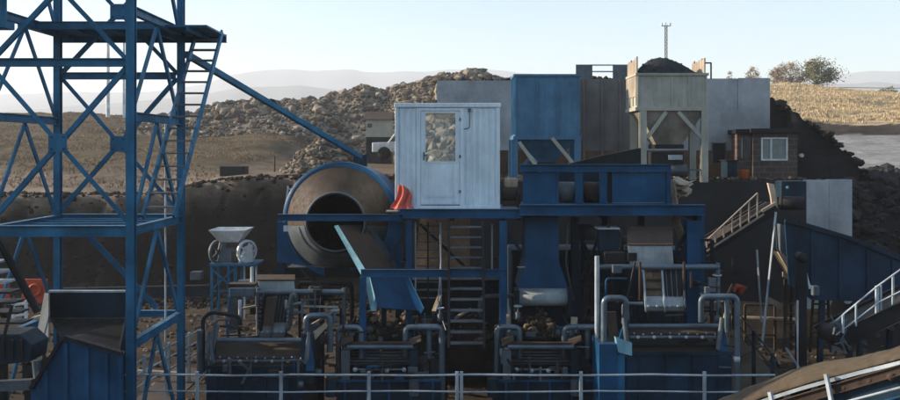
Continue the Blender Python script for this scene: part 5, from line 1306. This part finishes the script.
for i in range(n * 2):
    for j in range(G): Fc.append((i * (G + 1) + j, (i + 1) * (G + 1) + j, (i + 1) * (G + 1) + j + 1, i * (G + 1) + j + 1))
mb = MB(); mb.add(V, Fc, True); o = mb.build('belt', BELT, t); s = o.modifiers.new('t', 'SOLIDIFY'); s.thickness = .03
mb = MB()
for p, q in zip(near, near[1:]): mb.bar(p + Vector((0, -.04, -.05)), q + Vector((0, -.04, -.05)), .04, .05)
mb.build('edge_rail', RAILM, t)
off = Vector((0, 0, -.62)); mb = MB(); mb.ibeam(near[0] + Vector((0, 0, -.16)), near[-1] + Vector((0, 0, -.16)), .08, .14); mb.build('side_beam', RUSTM, t)
MB().ibeam(near[0] + off, near[-1] + off, .1, .16).build('side_beam', BLUE2, t)
MB().prism([near[0] + off + Vector((0, .05, 0)), near[-1] + off + Vector((0, .05, 0)), near[-1] + Vector((0, .05, -.16)), near[0] + Vector((0, .05, -.16))], (0, .03, 0)).build('side_sheet', NAVY, t)
far_off = Vector((0, -.05, -.25)); MB().ibeam(edge[0] + far_off, edge[-1] + far_off, .08, .16).build('side_beam', NAVY, t)
for k in range(8):
    f = .06 + k * .125; q = lin(near, f); p = lin(edge, f)
    MB().tube([q + Vector((0, -.02, -.2)), p + Vector((0, -.02, -.16))], .05, 10).build('idler', GREYM, t)
    MB().lathe(q + Vector((0, -.1, -.22)), [(0, 0), (0, .06), (.08, .06)], 'Y', 12).build('bearing', RUSTM, t)
for px, py in ((770, 392), (826, 374), (884, 357)):
    q = P(px, py, 12.95); MB().bar(q, P(px + 12, py + 60, 12.75), .045, .06).build('stay', RAILM, t)
MB().tube([P(700, 440, 13.6), P(960, 372, 11.7)], .02, 8).build('hand_line', RAILM, t)
for f in (.1, .75): q = lin(near, f) + Vector((0, .4, -.3)); MB().bar(q, (q.x, q.y, 0), .14).build('leg', NAVY, t)

# shaded plant equipment in the depth of the frame
def motor(px, py, Y, r, l, lab, mat=DARKM):
    c = P(px, py, Y); t = thing('electric_motor', (c.x, c.y, c.z - r), lab, 'motor', 'electric motors under the platform')
    mb = MB().lathe(c, [(0, 0), (0, r * .8), (.04, r), (l, r), (l + .04, r * .75), (l + .12, r * .7), (l + .12, 0)], 'X', 20)
    for k in range(14): a = 2 * math.pi * k / 14; mb.bar(c + Vector((.05, math.cos(a) * r, math.sin(a) * r)), c + Vector((l - .02, math.cos(a) * r, math.sin(a) * r)), .02, .03)
    mb.build('casing', mat, t); MB().box(c.x + .05, c.y - r, c.z - r * 1.15, c.x + l - .05, c.y + r, c.z - r * .9).build('foot', DARKM, t)
    MB().box(c.x + l * .3, c.y - r * 1.2, c.z + r * .3, c.x + l * .6, c.y - r * .8, c.z + r * .9).build('terminal_box', GREYM, t)
    MB().box(c.x + .1, c.y - .1, 0, c.x + l - .1, c.y + .1, c.z - r * 1.151).build('pedestal', NAVY, t)
motor(309, 292, 20.5, .16, .45, 'grimy electric motor below the drum cradle')
motor(512, 322, 20.6, .15, .4, 'grimy electric motor beside the column right of the stair')
motor(584, 322, 20.8, .18, .45, 'grimy electric motor between the third and the largest jig')
motor(432, 318, 20.6, .15, .4, 'grimy electric motor left of the stair foot', NAVY)
def pipe(pts, Y, r, mat, lab): return tag(MB().tube(bend([P(a, b, y) for (a, b), y in zip(pts, Y)], .2), r, 10).build('pipe', mat), lab, 'pipe')
pipe([(300, 283), (352, 283), (352, 330)], [20.8] * 3, .05, DARKM, 'dark pipe bending down below the drum bed')
pipe([(590, 316), (590, 280), (570, 280), (570, 250)], [21] * 4, .045, DARKM, 'thin dark pipe climbing between the dark columns')
pipe([(480, 330), (480, 296), (520, 296)], [21.2] * 3, .05, GREYM, 'grey pipe elbow behind the platform stair')
# curtain of deep machinery: tanks under platform
t = thing('water_tank', (X_(460, 23.5), 23.5, 0), 'dark tank deep under the platform behind the stair', 'tank')
MB().box(X_(408, 23.4), 23.4, 0, X_(500, 23.4), 24.6, 2.7).build('tank_body', NAVY, t, bevel=.03); MB().bar((X_(406, 23.4), 23.36, 2.7), (X_(502, 23.4), 23.36, 2.7), .1, .08).build('rim', DARKM, t)
for k in range(4): x = X_(415 + 22 * k, 23.4); MB().box(x, 23.33, .1, x + .07, 23.39, 2.62).build('stiffener', DARKM, t)
t = thing('water_tank', (X_(590, 24), 24, 0), 'dark wide tank deep behind the tall drop chute', 'tank')
MB().box(X_(512, 24), 24, 0, X_(690, 24), 26, 3.4).build('tank_body', NAVY, t, bevel=.03)
for k in range(7): x = X_(518 + 26 * k, 24); MB().box(x, 23.92, .1, x + .08, 23.99, 3.3).build('stiffener', DARKM, t)
MB().bar((X_(511, 24), 23.95, 3.42), (X_(691, 24), 23.95, 3.42), .12, .1).build('rim', NAVY, t)
# ---------------------------------------------------------------- small gear between the machines
rc = random.Random(21)
def hose(pts, Y, r, mat, lab, kind='hose'):
    q = [P(a, b, y) for (a, b), y in zip(pts, Y)]; out = []
    for i in range(len(q) - 1):
        for k in range(6):
            f = k / 6; c = q[i].lerp(q[i + 1], f); c.z -= .06 * math.sin(f * math.pi); out.append(c)
    out.append(q[-1]); return tag(MB().tube(out, r, 8).build(kind, mat), lab, kind)
hose([(440, 222), (441, 262), (438, 300), (446, 330)], [19.9, 19.9, 19.5, 19.2], .014, RAILM, 'thin pale hose hanging left of the platform stair')
hose([(640, 224), (652, 300), (644, 324)], [20.5, 19.5, 19], .015, BLACKM, 'black hose behind the curved drum guard')
hose([(300, 268), (322, 285), (318, 330)], [20.5, 20.4, 20], .02, BLACKM, 'black hose sagging below the drum cradle')
hose([(716, 262), (718, 300), (721, 350)], [19.2, 19.3, 19.3], .02, BLACKM, 'black cable hanging at the right end of the large jig pipe', 'cable')
hose([(568, 222), (566, 262), (574, 300)], [20, 20, 20.2], .014, GREYM, 'grey hose running down beside the tall drop chute')
def frame(px0, py0, px1, py1, Y, mat, lab, rungs=3, name='steel_rack'):
    t = thing(name, P((px0 + px1) / 2, py1, Y), lab, 'rack')
    for px in (px0, px1): MB().bar(P(px, py0, Y), (X_(px, Y), Y, 0.02), .07).build('post', mat, t)
    for k in range(rungs):
        py = py0 + (py1 - py0) * k / max(1, rungs - 1); MB().bar(P(px0, py, Y - .05), P(px1, py, Y - .05), .06).build('rail', mat, t)
frame(300, 284, 352, 330, 21.4, DARKM, 'grimy steel rack standing below the drum bed', 4)
frame(527, 306, 563, 330, 20.9, DARKM, 'low grimy rack behind the ore under the steel roller', 2)
frame(586, 262, 612, 330, 20.9, RUSTM, 'rusty rack left of the largest jig', 4)
frame(420, 290, 446, 345, 21.3, RUSTM, 'rusty rack behind the caged ladder foot', 3)
frame(682, 240, 712, 330, 21.0, DARKM, 'grimy rack right of the curved drum guard', 5)
frame(745, 305, 775, 335, 27, RUSTM, 'low rusty rack on the pit floor left of the trestles', 2)
def valve(px, py, Y, lab):
    t = thing('gate_valve', P(px, py, Y), lab, 'valve', 'gate valves on the jig pipes'); c = P(px, py, Y)
    MB().lathe(c, [(-.1, 0), (-.1, .07), (-.05, .05), (.03, .06), (.05, .025), (.16, .02), (.16, 0)], 'Z', 12).build('body', GREYM, t)
    MB().tube([c + Vector((.09 * math.cos(a), .09 * math.sin(a), .17)) for a in [2 * math.pi * k / 16 for k in range(17)]], .013, 6, False).bar(c + Vector((-.09, 0, .17)), c + Vector((.09, 0, .17)), .018).build('hand_wheel', RAILM, t)
valve(440, 316, 18.9, 'hand wheel valve between the small jig below the chute and the stair')
valve(518, 314, 18.9, 'hand wheel valve above the left pipe loop of the small jig under the roller')
valve(717, 283, 18.9, 'hand wheel valve below the right end of the large overhead pipe')
valve(335, 318, 18.9, 'hand wheel valve between the left large jig and its small neighbour')
# planks, tubes and scrap lying about
def scrap(px, py, Y, L_, w, mat, yaw, tilt, lab, name='plank'):
    c = P(px, py, Y); d = Vector((math.cos(yaw) * math.cos(tilt), math.sin(yaw) * math.cos(tilt), math.sin(tilt))) * L_ / 2
    return tag(MB().bar(c - d, c + d, w, w * .35).build(name, mat), lab, name.replace('_', ' '))
scrap(455, 318, 20.6, .9, .12, TANB, .3, .45, 'pale plank leaning behind the stair treads')
scrap(437, 303, 20.2, .5, .1, SHEETM, 1.2, .7, 'short torn pale plank beside the caged ladder')
scrap(323, 318, 19.6, .8, .1, TANB, .2, .5, 'tan plank resting against the left bent pipe loop')
scrap(246, 308, 19.5, .6, .12, TANB, 0, .2, 'tan plank lying above the toothed wheel trough')
scrap(694, 342, 18.6, .6, .09, RUSTM, .1, .1, 'rusty plank across the large jig deck')
scrap(505, 322, 19.2, .35, .14, TANB, 1.3, 1.0, 'pale block of wood wedged at the column by the roller', 'wood_block')
scrap(574, 325, 19.2, .35, .14, TANB, 1.3, 1.1, 'pale block of wood right of the ore under the roller', 'wood_block')
scrap(216, 352, 22.5, 1.6, .1, RUSTM, .4, 0, 'long rusty bar lying on the pit floor left of the jigs', 'steel_bar')
scrap(160, 372, 21.5, 1.2, .14, TANB, -.2, 0, 'weathered plank lying below the tower legs')
scrap(748, 352, 22.5, 1.8, .12, RUSTM, .9, 0, 'rusty bar lying on the ground behind the side railing', 'steel_bar')
scrap(770, 318, 27, 1.8, .16, TANB, -.3, .02, 'pale plank lying in front of the rusty trestles')
# ================================================================== AIR, LIGHT, CAMERA
mb = MB().box(-2700, -420, -20, 2700, 2720, 215); o = mb.build('haze', None if False else DARKM); o.data.materials.clear()
m = bpy.data.materials.new('haze'); nt, N, L = nodes_of(m); N.remove(N['Principled BSDF'])
pv = N.new('ShaderNodeVolumePrincipled'); pv.inputs['Color'].default_value = (.93, .95, .97, 1); pv.inputs['Density'].default_value = .00055; pv.inputs['Anisotropy'].default_value = .15
L.new(pv.outputs[0], N['Material Output'].inputs['Volume']); o.data.materials.append(m); tag(o, kind='stuff')

EL, AZ = R(19), R(8)     # sun: low on the left, slightly behind the plant
to_sun = Vector((-math.cos(AZ) * math.cos(EL), math.sin(AZ) * math.cos(EL), math.sin(EL)))
sd = bpy.data.lights.new('sun', 'SUN'); sd.energy = 4.6; sd.angle = R(.6); sd.color = (1, .84, .66)
so = bpy.data.objects.new('sun', sd); COL.objects.link(so); so.rotation_euler = to_sun.to_track_quat('Z', 'Y').to_euler(); so.location = (0, 0, 60)
w = bpy.data.worlds.new('World'); SC.world = w; w.use_nodes = True; N = w.node_tree.nodes; L = w.node_tree.links
sk = N.new('ShaderNodeTexSky'); sk.sky_type = 'NISHITA'; sk.sun_disc = False; sk.sun_elevation = EL
sk.sun_rotation = math.atan2(to_sun.x, to_sun.y)
sk.altitude = 300; sk.air_density = 1.0; sk.dust_density = .7; sk.ozone_density = 1.0
tc = N.new('ShaderNodeTexCoord'); mp = N.new('ShaderNodeMapping'); mp.inputs['Scale'].default_value = (1.2, 1.2, 7); L.new(tc.outputs['Generated'], mp.inputs['Vector'])
cl = N.new('ShaderNodeTexNoise'); cl.inputs['Scale'].default_value = 2.2; cl.inputs['Detail'].default_value = 9; cl.inputs['Roughness'].default_value = .6; cl.inputs['Distortion'].default_value = .5; L.new(mp.outputs[0], cl.inputs['Vector'])
cm = N.new('ShaderNodeMapRange'); cm.inputs[1].default_value = .48; cm.inputs[2].default_value = .75; cm.inputs[3].default_value = 0; cm.inputs[4].default_value = .45; L.new(cl.outputs['Fac'], cm.inputs[0])
cx_ = N.new('ShaderNodeMix'); cx_.data_type = 'RGBA'; L.new(cm.outputs[0], cx_.inputs[0]); L.new(sk.outputs[0], cx_.inputs[6]); cx_.inputs[7].default_value = (4.3, 4.15, 4.2, 1)   # thin high cirrus
wb = N.new('ShaderNodeMix'); wb.data_type = 'RGBA'; wb.blend_type = 'MULTIPLY'; wb.inputs[0].default_value = 1; wb.inputs[7].default_value = (.90, 1.0, 1.05, 1)   # cool white balance
L.new(cx_.outputs[2], wb.inputs[6]); L.new(wb.outputs[2], N['Background'].inputs['Color']); N['Background'].inputs['Strength'].default_value = .12
cd = bpy.data.cameras.new('camera'); co = bpy.data.objects.new('camera', cd); COL.objects.link(co)
co.location = (0, 0, H); co.rotation_euler = (R(90), 0, 0); cd.sensor_width = 36; cd.lens = 36 * F / 900
cd.shift_y = -50 / 900; cd.clip_start = .1; cd.clip_end = 9000
SC.camera = co
SC.render.resolution_x = 1024; SC.render.resolution_y = 455
v = SC.view_settings; v.view_transform = 'Standard'; v.look = 'None'; v.gamma = 1; v.exposure = 1.0; v.use_curve_mapping = False
SC.cycles.max_bounces = 6; SC.cycles.volume_bounces = 1; SC.cycles.use_denoising = True
